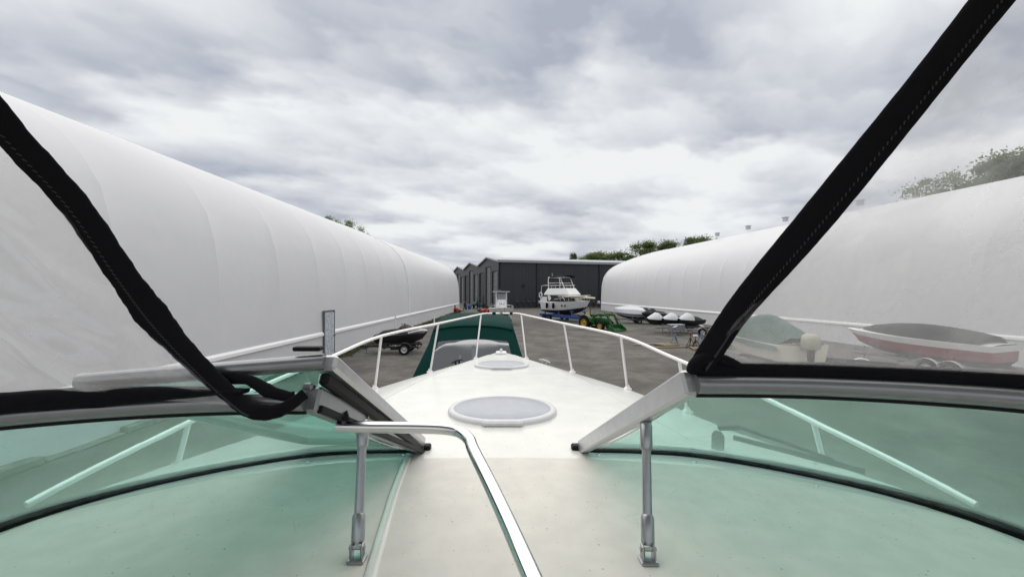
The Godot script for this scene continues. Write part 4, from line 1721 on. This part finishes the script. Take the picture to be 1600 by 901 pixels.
	var lr := thing("life_ring", "white life ring on the stern post of the flybridge cruiser", "life ring", xf * Vector3(0.12, 3.05, 1.42), turn)
	b = B.new()
	var ring := []
	for k in 25:
		ring.append(Vector3(cos(TAU * k / 24) * 0.28, sin(TAU * k / 24) * 0.28, 0.05))
	b.tube(ring, 0.075, 8, false)
	put(b, "ring", M.cover_white, lr)
	b = B.new()
	for k in 4:
		var a := TAU * k / 4 + 0.78
		b.tube([Vector3(cos(a - 0.14) * 0.28, sin(a - 0.14) * 0.28, 0.05), Vector3(cos(a + 0.14) * 0.28, sin(a + 0.14) * 0.28, 0.05)], 0.082, 8)
	put(b, "strap", M.boat_grey, lr)
	for k in 2:
		var pb := thing("long_board", ["long cream board lying on the flybridge cruiser's foredeck, upper one", "long cream board jutting past the flybridge cruiser's bow, lower one"][k], "board", xf * Vector3(3.6 + k * 0.9, 2.86 - k * 0.16, 1.15 - k * 0.4), turn + [0.20, 0.16][k], "boards on the flybridge cruiser")
		b = B.new()
		var rr := []
		for i in 13:
			var u := i / 12.0
			var w := 0.30 * pow(sin(PI * clampf(u * 0.96 + 0.02, 0, 1)), 0.5)
			var x: float = u * (4.0 + 0.2 * k)
			rr.append(PackedVector3Array([Vector3(x, 0.05 * sin(PI * u), -w), Vector3(x, 0.15 + 0.05 * sin(PI * u), -w * 0.7), Vector3(x, 0.15 + 0.05 * sin(PI * u), w * 0.7), Vector3(x, 0.05 * sin(PI * u), w), Vector3(x, 0.05 * sin(PI * u) - 0.04, 0)]))
		b.loft(rr, true, true, true)
		put(b, "board", M.boat_cream, pb)
	# hydraulic yard trailer
	var tr := thing("yard_trailer", "bright blue yard trailer under the flybridge cruiser", "trailer", G(6.0, 50.0), turn)
	for s in [-1.0, 1.0]:
		b = B.new()
		b.bar(Vector3(-0.4, 0.62, s * 1.05), Vector3(7.2, 0.55, s * 1.05), 0.22, 0.36, 0.03)
		put(b, "side_beam", M.blue_paint, tr)
		for x in [0.9, 1.9]:
			wheel(tr, Vector3(x, 0.36, s * 1.42), 0.36, 0.26, M.blue_paint)
		for x in [0.6, 3.2, 5.4]:
			b = B.new()
			b.bar(Vector3(x, 0.75, s * 1.05), Vector3(x, 1.15, s * 0.95), 0.14, 0.14, 0.02)
			b.box(Vector3(x, 1.18, s * 0.92), Vector3(0.5, 0.10, 0.34), Basis(Vector3.RIGHT, -s * 0.35), 0.03)
			put(b, "support_pad", M.blue_paint, tr)
	b = B.new()
	for x in [0.0, 7.1]:
		b.bar(Vector3(x, 0.55, -1.0), Vector3(x, 0.55, 1.0), 0.25, 0.3, 0.03)
	b.bar(Vector3(7.1, 0.55, 0), Vector3(9.0, 0.55, 0), 0.25, 0.3, 0.03)
	put(b, "cross_beam", M.blue_paint, tr)
	wheel(tr, Vector3(8.6, 0.3, -0.3), 0.3, 0.2, M.blue_paint)
	wheel(tr, Vector3(8.6, 0.3, 0.3), 0.3, 0.2, M.blue_paint)
	for k in 2:
		b = B.new()
		b.box(Vector3(2.2 + k * 2.6, 0.75, 0), Vector3(0.5, 0.22, 0.4), Basis(), 0.02)
		put(b, "keel_block", M.pallet_wood, tr)


func tractor() -> void:
	var t := thing("tractor", "green farm tractor with yellow wheel rims and front loader", "tractor", G(8.35, 37.2), heading(0.60, -0.80))
	for s in [-1.0, 1.0]:
		wheel(t, Vector3(0.0, 0.62, s * 0.72), 0.62, 0.40, M.tractor_yellow)
		wheel(t, Vector3(1.75, 0.42, s * 0.66), 0.42, 0.30, M.tractor_yellow)
		var b := B.new()
		var rings := []
		for i in 9:
			var a := PI * (0.05 + 0.75 * i / 8.0)
			var c := Vector3(cos(a) * 0.74, 0.62 + sin(a) * 0.72, s * 0.68)
			rings.append(PackedVector3Array([c + Vector3(0, 0, -0.24), c + Vector3(0, 0.03, -0.2), c + Vector3(0, 0.03, 0.2), c + Vector3(0, 0, 0.24)]))
		b.loft(rings, false, false, true)
		put(b, "fender", M.tractor_green, t)
		b = B.new()
		b.bar(Vector3(0.75, 1.25, s * 0.50), Vector3(1.5, 1.42, s * 0.50), 0.10, 0.20, 0.02)
		b.bar(Vector3(1.5, 1.42, s * 0.50), Vector3(2.35, 1.38, s * 0.50), 0.10, 0.20, 0.02)
		b.bar(Vector3(2.35, 1.38, s * 0.50), Vector3(2.85, 0.45, s * 0.50), 0.10, 0.20, 0.02)
		put(b, "loader_arm", M.tractor_green, t)
		b = B.new()
		b.bar(Vector3(0.8, 0.5, s * 0.45), Vector3(0.8, 1.45, s * 0.45), 0.14, 0.20, 0.02, Vector3.RIGHT)
		put(b, "loader_post", M.tractor_green, t)
		b = B.new()
		b.tube([Vector3(1.0, 0.85, s * 0.5), Vector3(1.9, 1.30, s * 0.5)], 0.035, 8)
		b.tube([Vector3(2.0, 1.62, s * 0.5), Vector3(2.95, 0.85, s * 0.5)], 0.035, 8)
		put(b, "hydraulic_ram", M.black_steel, t)
		b = B.new()
		b.tube([Vector3(-0.3, 1.0, s * 0.42), Vector3(-0.35, 1.95, s * 0.42), Vector3(-0.35, 2.02, s * 0.30)], 0.04, 8)
		put(b, "roll_bar", M.black_steel, t)
	var b := B.new()
	b.loft([ring_x(0.75, 0.55, 1.15, 0.30), ring_x(1.4, 0.55, 1.20, 0.30), ring_x(2.1, 0.55, 1.12, 0.28), ring_x(2.25, 0.60, 1.02, 0.24)], true, true, true)
	put(b, "hood", M.tractor_green, t)
	b = B.new()
	b.box(Vector3(2.26, 0.80, 0), Vector3(0.05, 0.36, 0.38), Basis(), 0.02)
	put(b, "grille", M.black_plastic, t)
	b = B.new()
	b.bar(Vector3(-0.3, 0.58, 0), Vector3(2.1, 0.48, 0), 0.4, 0.3, 0.04)
	b.bar(Vector3(1.75, 0.42, -0.6), Vector3(1.75, 0.42, 0.6), 0.12, 0.14, 0.02)
	put(b, "chassis", M.tractor_green, t)
	b = B.new()
	b.box(Vector3(-0.05, 1.02, 0), Vector3(0.42, 0.14, 0.46), Basis(), 0.05)
	b.box(Vector3(-0.25, 1.26, 0), Vector3(0.12, 0.42, 0.44), Basis(Vector3(0, 0, 1), 0.15), 0.05)
	put(b, "seat", M.tractor_yellow, t)
	b = B.new()
	var ring := []
	for k in 17:
		ring.append(Vector3(0.50 + cos(TAU * k / 16) * 0.08, 1.40 + cos(TAU * k / 16) * 0.15, sin(TAU * k / 16) * 0.19))
	b.tube(ring, 0.018, 6, false)
	b.tube([Vector3(0.75, 1.1, 0), Vector3(0.5, 1.40, 0)], 0.03, 6)
	put(b, "steering_wheel", M.black_plastic, t)
	b = B.new()
	b.prism(PackedVector2Array([Vector2(2.78, 0.62), Vector2(2.72, 0.20), Vector2(2.95, 0.08), Vector2(3.45, 0.05), Vector2(3.45, 0.09), Vector2(2.98, 0.14), Vector2(2.80, 0.26), Vector2(2.84, 0.62)]), Transform3D(), 1.7)
	for z in [-0.85, 0.85]:
		b.prism(PackedVector2Array([Vector2(2.78, 0.62), Vector2(2.72, 0.20), Vector2(2.95, 0.08), Vector2(3.45, 0.05), Vector2(3.3, 0.3)]), Transform3D(Basis(), Vector3(0, 0, z)), 0.04)
	put(b, "bucket", M.tractor_green, t)


func ring_x(x: float, y0: float, y1: float, w: float, n := 14) -> PackedVector3Array:
	var r := PackedVector3Array()
	for k in n:
		var a := TAU * k / n
		r.append(Vector3(x, (y0 + y1) / 2 + signf(cos(a)) * pow(absf(cos(a)), 0.5) * (y1 - y0) / 2, signf(sin(a)) * pow(absf(sin(a)), 0.5) * w))
	return r


func boat_stand(label: String, at: Vector3, m: Material, high: float) -> void:
	var t := thing("boat_stand", label, "boat stand", at, at.x, "jack stands on the gravel")
	for k in 3:
		var a := TAU * k / 3
		var f := Vector3(cos(a), 0, sin(a)) * 0.34
		var b := B.new()
		b.tube([f, Vector3(0, high * 0.62, 0) + f * 0.1], 0.025, 6)
		b.box(f + Vector3(0, 0.01, 0), Vector3(0.1, 0.02, 0.1))
		put(b, "leg", m, t)
		b = B.new()
		var g := Vector3(cos(a + TAU / 3), 0, sin(a + TAU / 3)) * 0.27
		b.tube([f * 0.8 + Vector3(0, high * 0.15, 0), g + Vector3(0, high * 0.15, 0)], 0.014, 6)
		put(b, "brace", m, t)
	var b := B.new()
	b.tube([Vector3(0, high * 0.3, 0), Vector3(0, high * 0.66, 0)], 0.04, 8)
	b.tube([Vector3(0, high * 0.66, 0), Vector3(0, high, 0)], 0.02, 8)
	put(b, "screw_post", m, t)
	b = B.new()
	b.box(Vector3(0, high + 0.02, 0), Vector3(0.28, 0.04, 0.28), Basis(Vector3.RIGHT, 0.4), 0.01)
	put(b, "pad", M.rust if m == M.rust else M.galvanised, t)


func pallet(label: String, at: Vector3, turn: float, group: String) -> void:
	var t := thing("pallet", label, "pallet", at, turn, group)
	for k in 3:
		var b := B.new()
		b.box(Vector3(0, 0.065, -0.46 + k * 0.46), Vector3(1.2, 0.09, 0.08))
		put(b, "stringer", M.pallet_wood, t)
	for k in 6:
		var b := B.new()
		b.box(Vector3(-0.54 + k * 0.216, 0.122, 0), Vector3(0.13, 0.022, 1.0), Basis(Vector3.UP, 0.01 * sin(k * 5.0)), 0.003)
		put(b, "deck_board", M.pallet_wood, t)
	for k in 3:
		var b := B.new()
		b.box(Vector3(-0.52 + k * 0.52, 0.010, 0), Vector3(0.12, 0.019, 1.0))
		put(b, "base_board", M.pallet_wood, t)


func speedboat() -> void:
	var turn := heading(-0.32, 0.95)
	var at := G(19.5, 15.3)
	var t := thing("speedboat", "red and white speedboat under a dark cover beside the right dome", "boat", at, turn)
	hull(t, 5.3, 2.1, 0.86, 1.06, Vector3(0, 0.55, 0), [[0.0, 0.62, "hull_side", M.boat_red], [0.62, 1.0, "white_stripe", M.boat_white]], M.boat_white)
	var b := B.new()
	var rings := []
	for i in 11:
		var f := i / 10.0
		var x := lerpf(0.3, 4.6, f)
		var w := 1.0 * (1.0 - pow(clampf((f - 0.35) / 0.65, 0, 1), 2.2) * 0.9)
		var top := 0.12 + 0.46 * pow(sin(PI * clampf(f * 0.9 + 0.1, 0, 1)), 0.8) + 0.02 * sin(f * 31.0)
		var y: float = 0.55 + lerpf(0.86, 1.06, pow(f, 1.7)) + 0.02
		rings.append(PackedVector3Array([Vector3(x, y - 0.04, -w), Vector3(x, y + top * 0.5, -w * 0.8), Vector3(x, y + top * 0.92, -w * 0.4), Vector3(x, y + top, 0), Vector3(x, y + top * 0.92, w * 0.4), Vector3(x, y + top * 0.5, w * 0.8), Vector3(x, y - 0.04, w)]))
	b.loft(rings, false, false, true)
	put(b, "cover", M.cover_dark, t)
	trailer("boat_trailer", "trailer with white fenders under the red and white speedboat", at, turn, 4.4, 1.9, 0.46, M.galvanised, 2, M.boat_white)
	# tarped boat with an outboard, nearer
	turn = heading(-0.03, 1.0)
	at = G(11.6, 15.2)
	t = thing("tarped_boat", "cream boat under a green tarpaulin with outboard at its stern", "boat", at, turn)
	hull(t, 5.2, 2.1, 0.85, 1.05, Vector3(0, 0.58, 0), [[0.0, 1.0, "hull_side", M.boat_cream]], M.boat_cream)
	b = B.new()
	rings = []
	for i in 13:
		var f := i / 12.0
		var x := lerpf(0.1, 4.9, f)
		var w := 1.08 * (1.0 - pow(clampf((f - 0.4) / 0.6, 0, 1), 2.3) * 0.92)
		var top := [0.28, 0.42, 0.66, 0.82, 0.98, 1.02, 0.95, 0.72, 0.52, 0.40, 0.28, 0.18, 0.08]
		var y: float = 0.58 + lerpf(0.85, 1.05, pow(f, 1.7))
		var ring := PackedVector3Array()
		for k in 13:
			var u := -1.0 + k / 6.0
			ring.append(Vector3(x, y - 0.22 + (top[i] + 0.22) * pow(1.0 - pow(absf(u), 2.4), 0.75) + 0.025 * sin(k * 2.1 + i * 1.3), u * w * 1.03))
		rings.append(ring)
	b.loft(rings, false, false, true)
	put(b, "tarpaulin", M.tarp_green, t)
	outboard("cream outboard motor on the stern of the green-tarped boat", t.transform * Vector3(-0.34, 0.32, 0), turn, M.cowl_cream, "", false)
	trailer("boat_trailer", "grey trailer under the green-tarped boat", at, turn, 4.2, 1.9, 0.5, M.galvanised, 1)
	# an empty trailer with white fenders between the two boats
	trailer("boat_trailer", "empty black trailer with white fenders between green-tarped boat and red speedboat", G(15.4, 15.2), heading(-0.75, 0.66), 4.4, 1.9, 0.5, M.black_steel, 1, M.boat_white)


func forklift(label: String, at: Vector3, turn: float, paint: Material, tall: float) -> void:
	var t := thing("forklift", label, "forklift", at, turn)
	for s in [-1.0, 1.0]:
		wheel(t, Vector3(0.2, 0.42, s * 0.72), 0.42, 0.34, M.wheel_rim)
		wheel(t, Vector3(1.9, 0.50, s * 0.76), 0.50, 0.40, M.wheel_rim)
		var b := B.new()
		b.tube([Vector3(0.5, 1.2, s * 0.6), Vector3(0.6, 2.25, s * 0.55), Vector3(1.6, 2.25, s * 0.55), Vector3(1.9, 1.1, s * 0.6)], 0.05, 6)
		put(b, "cage_post", M.black_steel, t)
		b = B.new()
		b.box(Vector3(2.42, tall / 2 + 0.1, s * 0.45), Vector3(0.16, tall, 0.12), Basis(), 0.01)
		put(b, "mast_rail", M.black_steel, t)
		b = B.new()
		b.bar(Vector3(2.5, 0.12, s * 0.4), Vector3(3.8, 0.10, s * 0.4), 0.14, 0.07)
		put(b, "fork", M.black_steel, t)
	var b := B.new()
	b.loft([ring_x(-0.3, 0.35, 1.25, 0.6), ring_x(0.1, 0.35, 1.45, 0.66), ring_x(0.9, 0.4, 1.35, 0.66), ring_x(1.1, 0.4, 0.85, 0.62), ring_x(2.2, 0.4, 0.95, 0.6)], true, true, true)
	put(b, "body", paint, t)
	b = B.new()
	b.box(Vector3(1.1, 2.3, 0), Vector3(1.2, 0.08, 1.2), Basis(), 0.02)
	put(b, "cage_roof", paint, t)
	b = B.new()
	b.box(Vector3(0.95, 1.05, 0), Vector3(0.45, 0.15, 0.5), Basis(), 0.04)
	b.box(Vector3(0.75, 1.35, 0), Vector3(0.12, 0.5, 0.5), Basis(), 0.04)
	put(b, "seat", M.black_plastic, t)


func mower(label: String, at: Vector3, turn: float) -> void:
	var t := thing("ride_on_mower", label, "mower", at, turn, "red ride-on machines")
	for s in [-1.0, 1.0]:
		wheel(t, Vector3(0.0, 0.28, s * 0.45), 0.28, 0.26, M.wheel_rim)
		wheel(t, Vector3(1.25, 0.2, s * 0.42), 0.2, 0.16, M.wheel_rim)
	var b := B.new()
	b.loft([ring_x(0.65, 0.3, 0.85, 0.3), ring_x(1.2, 0.3, 0.85, 0.3), ring_x(1.6, 0.32, 0.66, 0.26)], true, true, true)
	b.loft([ring_x(-0.35, 0.35, 0.75, 0.42), ring_x(0.3, 0.35, 0.72, 0.42), ring_x(0.65, 0.35, 0.5, 0.3)], true, true, true)
	put(b, "bodywork", M.machine_red, t)
	b = B.new()
	b.box(Vector3(0.1, 0.84, 0), Vector3(0.4, 0.12, 0.42), Basis(), 0.04)
	b.box(Vector3(-0.12, 1.08, 0), Vector3(0.1, 0.44, 0.42), Basis(), 0.04)
	put(b, "seat", M.black_plastic, t)
	b = B.new()
	b.tube([Vector3(0.75, 0.8, 0), Vector3(0.6, 1.08, 0)], 0.025, 6)
	b.lathe(Transform3D(Basis(Vector3(0, 0, 1), 0.5), Vector3(0.6, 1.08, 0)), [[0.0, 0.02], [0.16, 0.02], [0.18, 0.0], [0.16, -0.02]], 12)
	put(b, "steering_wheel", M.black_plastic, t)
	b = B.new()
	b.box(Vector3(0.65, 0.17, 0), Vector3(0.75, 0.14, 1.05), Basis(), 0.05)
	put(b, "cutting_deck", M.machine_red, t)


func yard() -> void:
	green_cuddy()
	console_boat()
	flybridge()
	tractor()
	speedboat()
	# left: a jet ski on a black trailer parked beside the dome
	var at := G(-4.6, 22.6)
	trailer("jet_ski_trailer", "black jet ski trailer parked against the left dome", at, heading(-1.0, -0.03), 2.9, 1.5, 0.42, M.black_steel, 1)
	jet_ski("black jet ski with white bow trim on trailer beside left dome", G(-7.1, 22.5, 0.55), heading(1.0, 0.02), 0, "jet skis")
	for p in [[-6.4, 24.0, 2.15, "white upright guide pole by the left dome, nearer one"], [-4.15, 24.6, 2.1, "white upright guide pole by the left dome, next to the green canvas"]]:
		var g := thing("guide_pole", p[3], "pole", G(p[0], p[1]), 0.0, "white guide poles")
		var b := B.new()
		b.tube([Vector3(0, 0.1, 0), Vector3(0, p[2], 0)], 0.04, 10)
		put(b, "pipe", M.pvc, g)
		b = B.new()
		b.box(Vector3(0, 0.06, 0), Vector3(0.5, 0.12, 0.5), Basis(), 0.02)
		put(b, "base", M.black_steel, g)
	# right: covered jet skis on two trailers in front of the dome
	trailer("jet_ski_trailer", "grey trailer carrying three black and white covered jet skis", G(16.9, 32.6), heading(-1.0, 0.18), 3.2, 3.4, 0.46, M.galvanised, 1)
	var head := heading(-0.88, -0.47)
	jet_ski("covered jet ski with white front, nearest the tractor", G(14.7, 34.6, 0.62), head, 2, "jet skis")
	jet_ski("covered jet ski with white front, middle of the three", G(15.9, 34.3, 0.62), head, 2, "jet skis")
	jet_ski("covered jet ski at the right end of the three", G(17.1, 34.0, 0.62), head, 2, "jet skis")
	trailer("jet_ski_trailer", "dark trailer with two black covered jet skis farther back", G(17.4, 42.6), heading(-1.0, 0.05), 3.0, 2.6, 0.46, M.black_steel, 1)
	jet_ski("black covered jet ski on the farther trailer, front one", G(17.7, 42.2, 0.62), heading(-1.0, -0.1), 1, "jet skis")
	jet_ski("black covered jet ski on the farther trailer, rear one", G(17.5, 43.5, 0.62), heading(-1.0, -0.05), 1, "jet skis")
	var bx := thing("metal_crate", "grey metal crate on legs at the left end of the jet ski trailer", "crate", G(13.95, 31.6), 0.15)
	for k in 4:
		var lg := B.new()
		lg.box(Vector3(-0.48 + 0.96 * (k % 2), 0.2, -0.22 + 0.44 * (k / 2)), Vector3(0.05, 0.4, 0.05))
		put(lg, "leg", M.galvanised, bx)
	var cb := B.new()
	cb.box(Vector3(0, 0.62, 0), Vector3(1.1, 0.44, 0.6), Basis(), 0.02)
	for x in [-0.36, 0.0, 0.36]:
		cb.box(Vector3(x, 0.62, 0.31), Vector3(0.04, 0.40, 0.02))
	put(cb, "box", M.galvanised, bx)
	cb = B.new()
	cb.box(Vector3(0, 0.86, 0), Vector3(1.16, 0.04, 0.66), Basis(), 0.01)
	put(cb, "lid", M.boat_grey, bx)
	# a boat in white shrink wrap behind the tractor
	var w := thing("wrapped_boat", "small boat in white shrink wrap behind the green tractor", "boat", G(15.7, 43.6), heading(-1.0, 0.1))
	hull(w, 3.2, 1.7, 0.6, 0.9, Vector3(0, 0.58, 0), [[0.0, 1.0, "hull_side", M.boat_grey]], null)
	var b := B.new()
	var rings := []
	for i in 11:
		var f := i / 10.0
		var hw := 1.0 * (1.0 - pow(clampf((f - 0.4) / 0.6, 0, 1), 2.3) * 0.92)
		var y: float = 0.58 + lerpf(0.7, 0.9, f * f)
		var top := 0.15 + 0.45 * sin(PI * clampf(0.15 + f * 0.8, 0, 1))
		rings.append(PackedVector3Array([Vector3(3.15 * f, y - 0.25, -hw), Vector3(3.15 * f, y + top * 0.35, -hw * 0.8), Vector3(3.15 * f, y + top, 0), Vector3(3.15 * f, y + top * 0.35, hw * 0.8), Vector3(3.15 * f, y - 0.25, hw)]))
	b.loft(rings, false, true, false)
	put(b, "shrink_wrap", M.shrink_wrap, w)
	trailer("boat_trailer", "low trailer under the shrink-wrapped boat behind the tractor", G(15.7, 43.6), heading(-1.0, 0.1), 2.6, 1.6, 0.46, M.galvanised, 1)
	# jack stands and pallets
	boat_stand("blue-grey boat stand in front of the covered jet skis", G(11.25, 25.6), M.stand_blue, 1.2)
	boat_stand("rusty brown boat stand between two blue-grey ones", G(11.75, 24.6), M.rust, 0.95)
	boat_stand("blue-grey boat stand beside the pallet stack", G(13.0, 25.7), M.stand_blue, 1.25)
	boat_stand("short dark boat stand beside the rusty one", G(12.2, 24.9), M.black_steel, 0.7)
	for k in 6:
		pallet(["bottom pallet of the stack behind the curtain's black edge", "second pallet from the bottom of the stack", "third pallet from the bottom of the stack", "fourth pallet from the bottom of the stack", "fifth pallet from the bottom of the stack", "top pallet of the stack behind the curtain's black edge"][k], G(13.1, 24.0, k * 0.138), 0.3 + 0.05 * sin(k * 2.0), "stacked pallets")
	pallet("lone pallet lying flat left of the rusty boat stand", G(10.6, 25.4), 0.4, "")
	pallet("lone pallet lying flat before the pallet stack", G(12.0, 23.6), -0.2, "")
	for k in 2:
		var p := thing("timber_plank", ["weathered plank on the gravel left of the boat stands", "weathered plank on the gravel nearest the bow rail"][k], "plank", G(9.7 + k * 1.0, 26.0 - k * 1.4), 0.35 - k * 0.2, "planks on the gravel")
		b = B.new()
		b.box(Vector3(0, 0.04, 0), Vector3(2.4, 0.08, 0.2), Basis(), 0.01)
		put(b, "board", M.pallet_wood, p)
	# outboards in a row along the shed wall
	var row := ["leftmost outboard motor in the row along the dark shed wall", "second outboard motor from the left along the shed wall", "third outboard motor from the left along the shed wall", "fourth outboard motor from the left along the shed wall", "fifth outboard motor along the shed wall, silver cowl", "sixth outboard motor along the shed wall, silver cowl next to the flybridge cruiser"]
	for k in 6:
		var f := 3.0 + k * 1.25
		outboard(row[k], G(-0.4 + 0.956 * f + 0.292 * 2.6, 83.0 + 0.292 * f - 0.956 * 2.6), heading(0.2, -1.0) + 0.2 * sin(k * 3.0), M.cowl_silver if k > 3 else M.black_plastic, "outboard motors along the shed wall")
	for k in 2:
		outboard(["black outboard motor beyond the flybridge cruiser's bow, left one", "silver outboard motor beyond the flybridge cruiser's bow, right one"][k], G(18.6 + k * 1.1, 80.0), heading(0.2, -1.0), [M.black_plastic, M.cowl_silver][k], "outboard motors along the shed wall")
	# the lane by the far doors
	forklift("dark green forklift before the shed doors", G(-5.1, 80.0), heading(0.5, -0.85), M.machine_teal, 2.6)
	mower("red ride-on mower at the far end of the left dome", G(-7.9, 66.0), heading(0.5, -0.85))
	mower("red ride-on mower farther out, left of the white console boat", G(-2.3, 62.0), heading(-0.4, -0.9))
	outboard("black outboard motor on a stand beside the red mower, left of the console boat", G(-1.35, 60.0), heading(0.3, -1.0), M.black_plastic, "")
	outboard("black outboard motor on a stand by the far end of the left dome", G(-6.6, 72.0), heading(0.3, -1.0), M.black_plastic, "")
	for k in 2:
		var d := thing("steel_drum", ["blue drum at the far end of the left dome, left one", "blue drum at the far end of the left dome, right one"][k], "drum", G(-7.0 + k * 0.75, 78.0), 0.0, "blue drums")
		b = B.new()
		b.lathe(Transform3D(), [[0.0, 0.0], [0.29, 0.0], [0.29, 0.28], [0.305, 0.30], [0.29, 0.32], [0.29, 0.58], [0.305, 0.60], [0.29, 0.62], [0.29, 0.88], [0.27, 0.88], [0.26, 0.86], [0.0, 0.86]], 18)
		put(b, "barrel", M.blue_paint, d)
	trailer("boat_trailer", "empty grey trailer in the lane before the shed doors", G(-4.6, 68.0), heading(0.9, 0.3), 4.2, 1.9, 0.48, M.galvanised, 1)
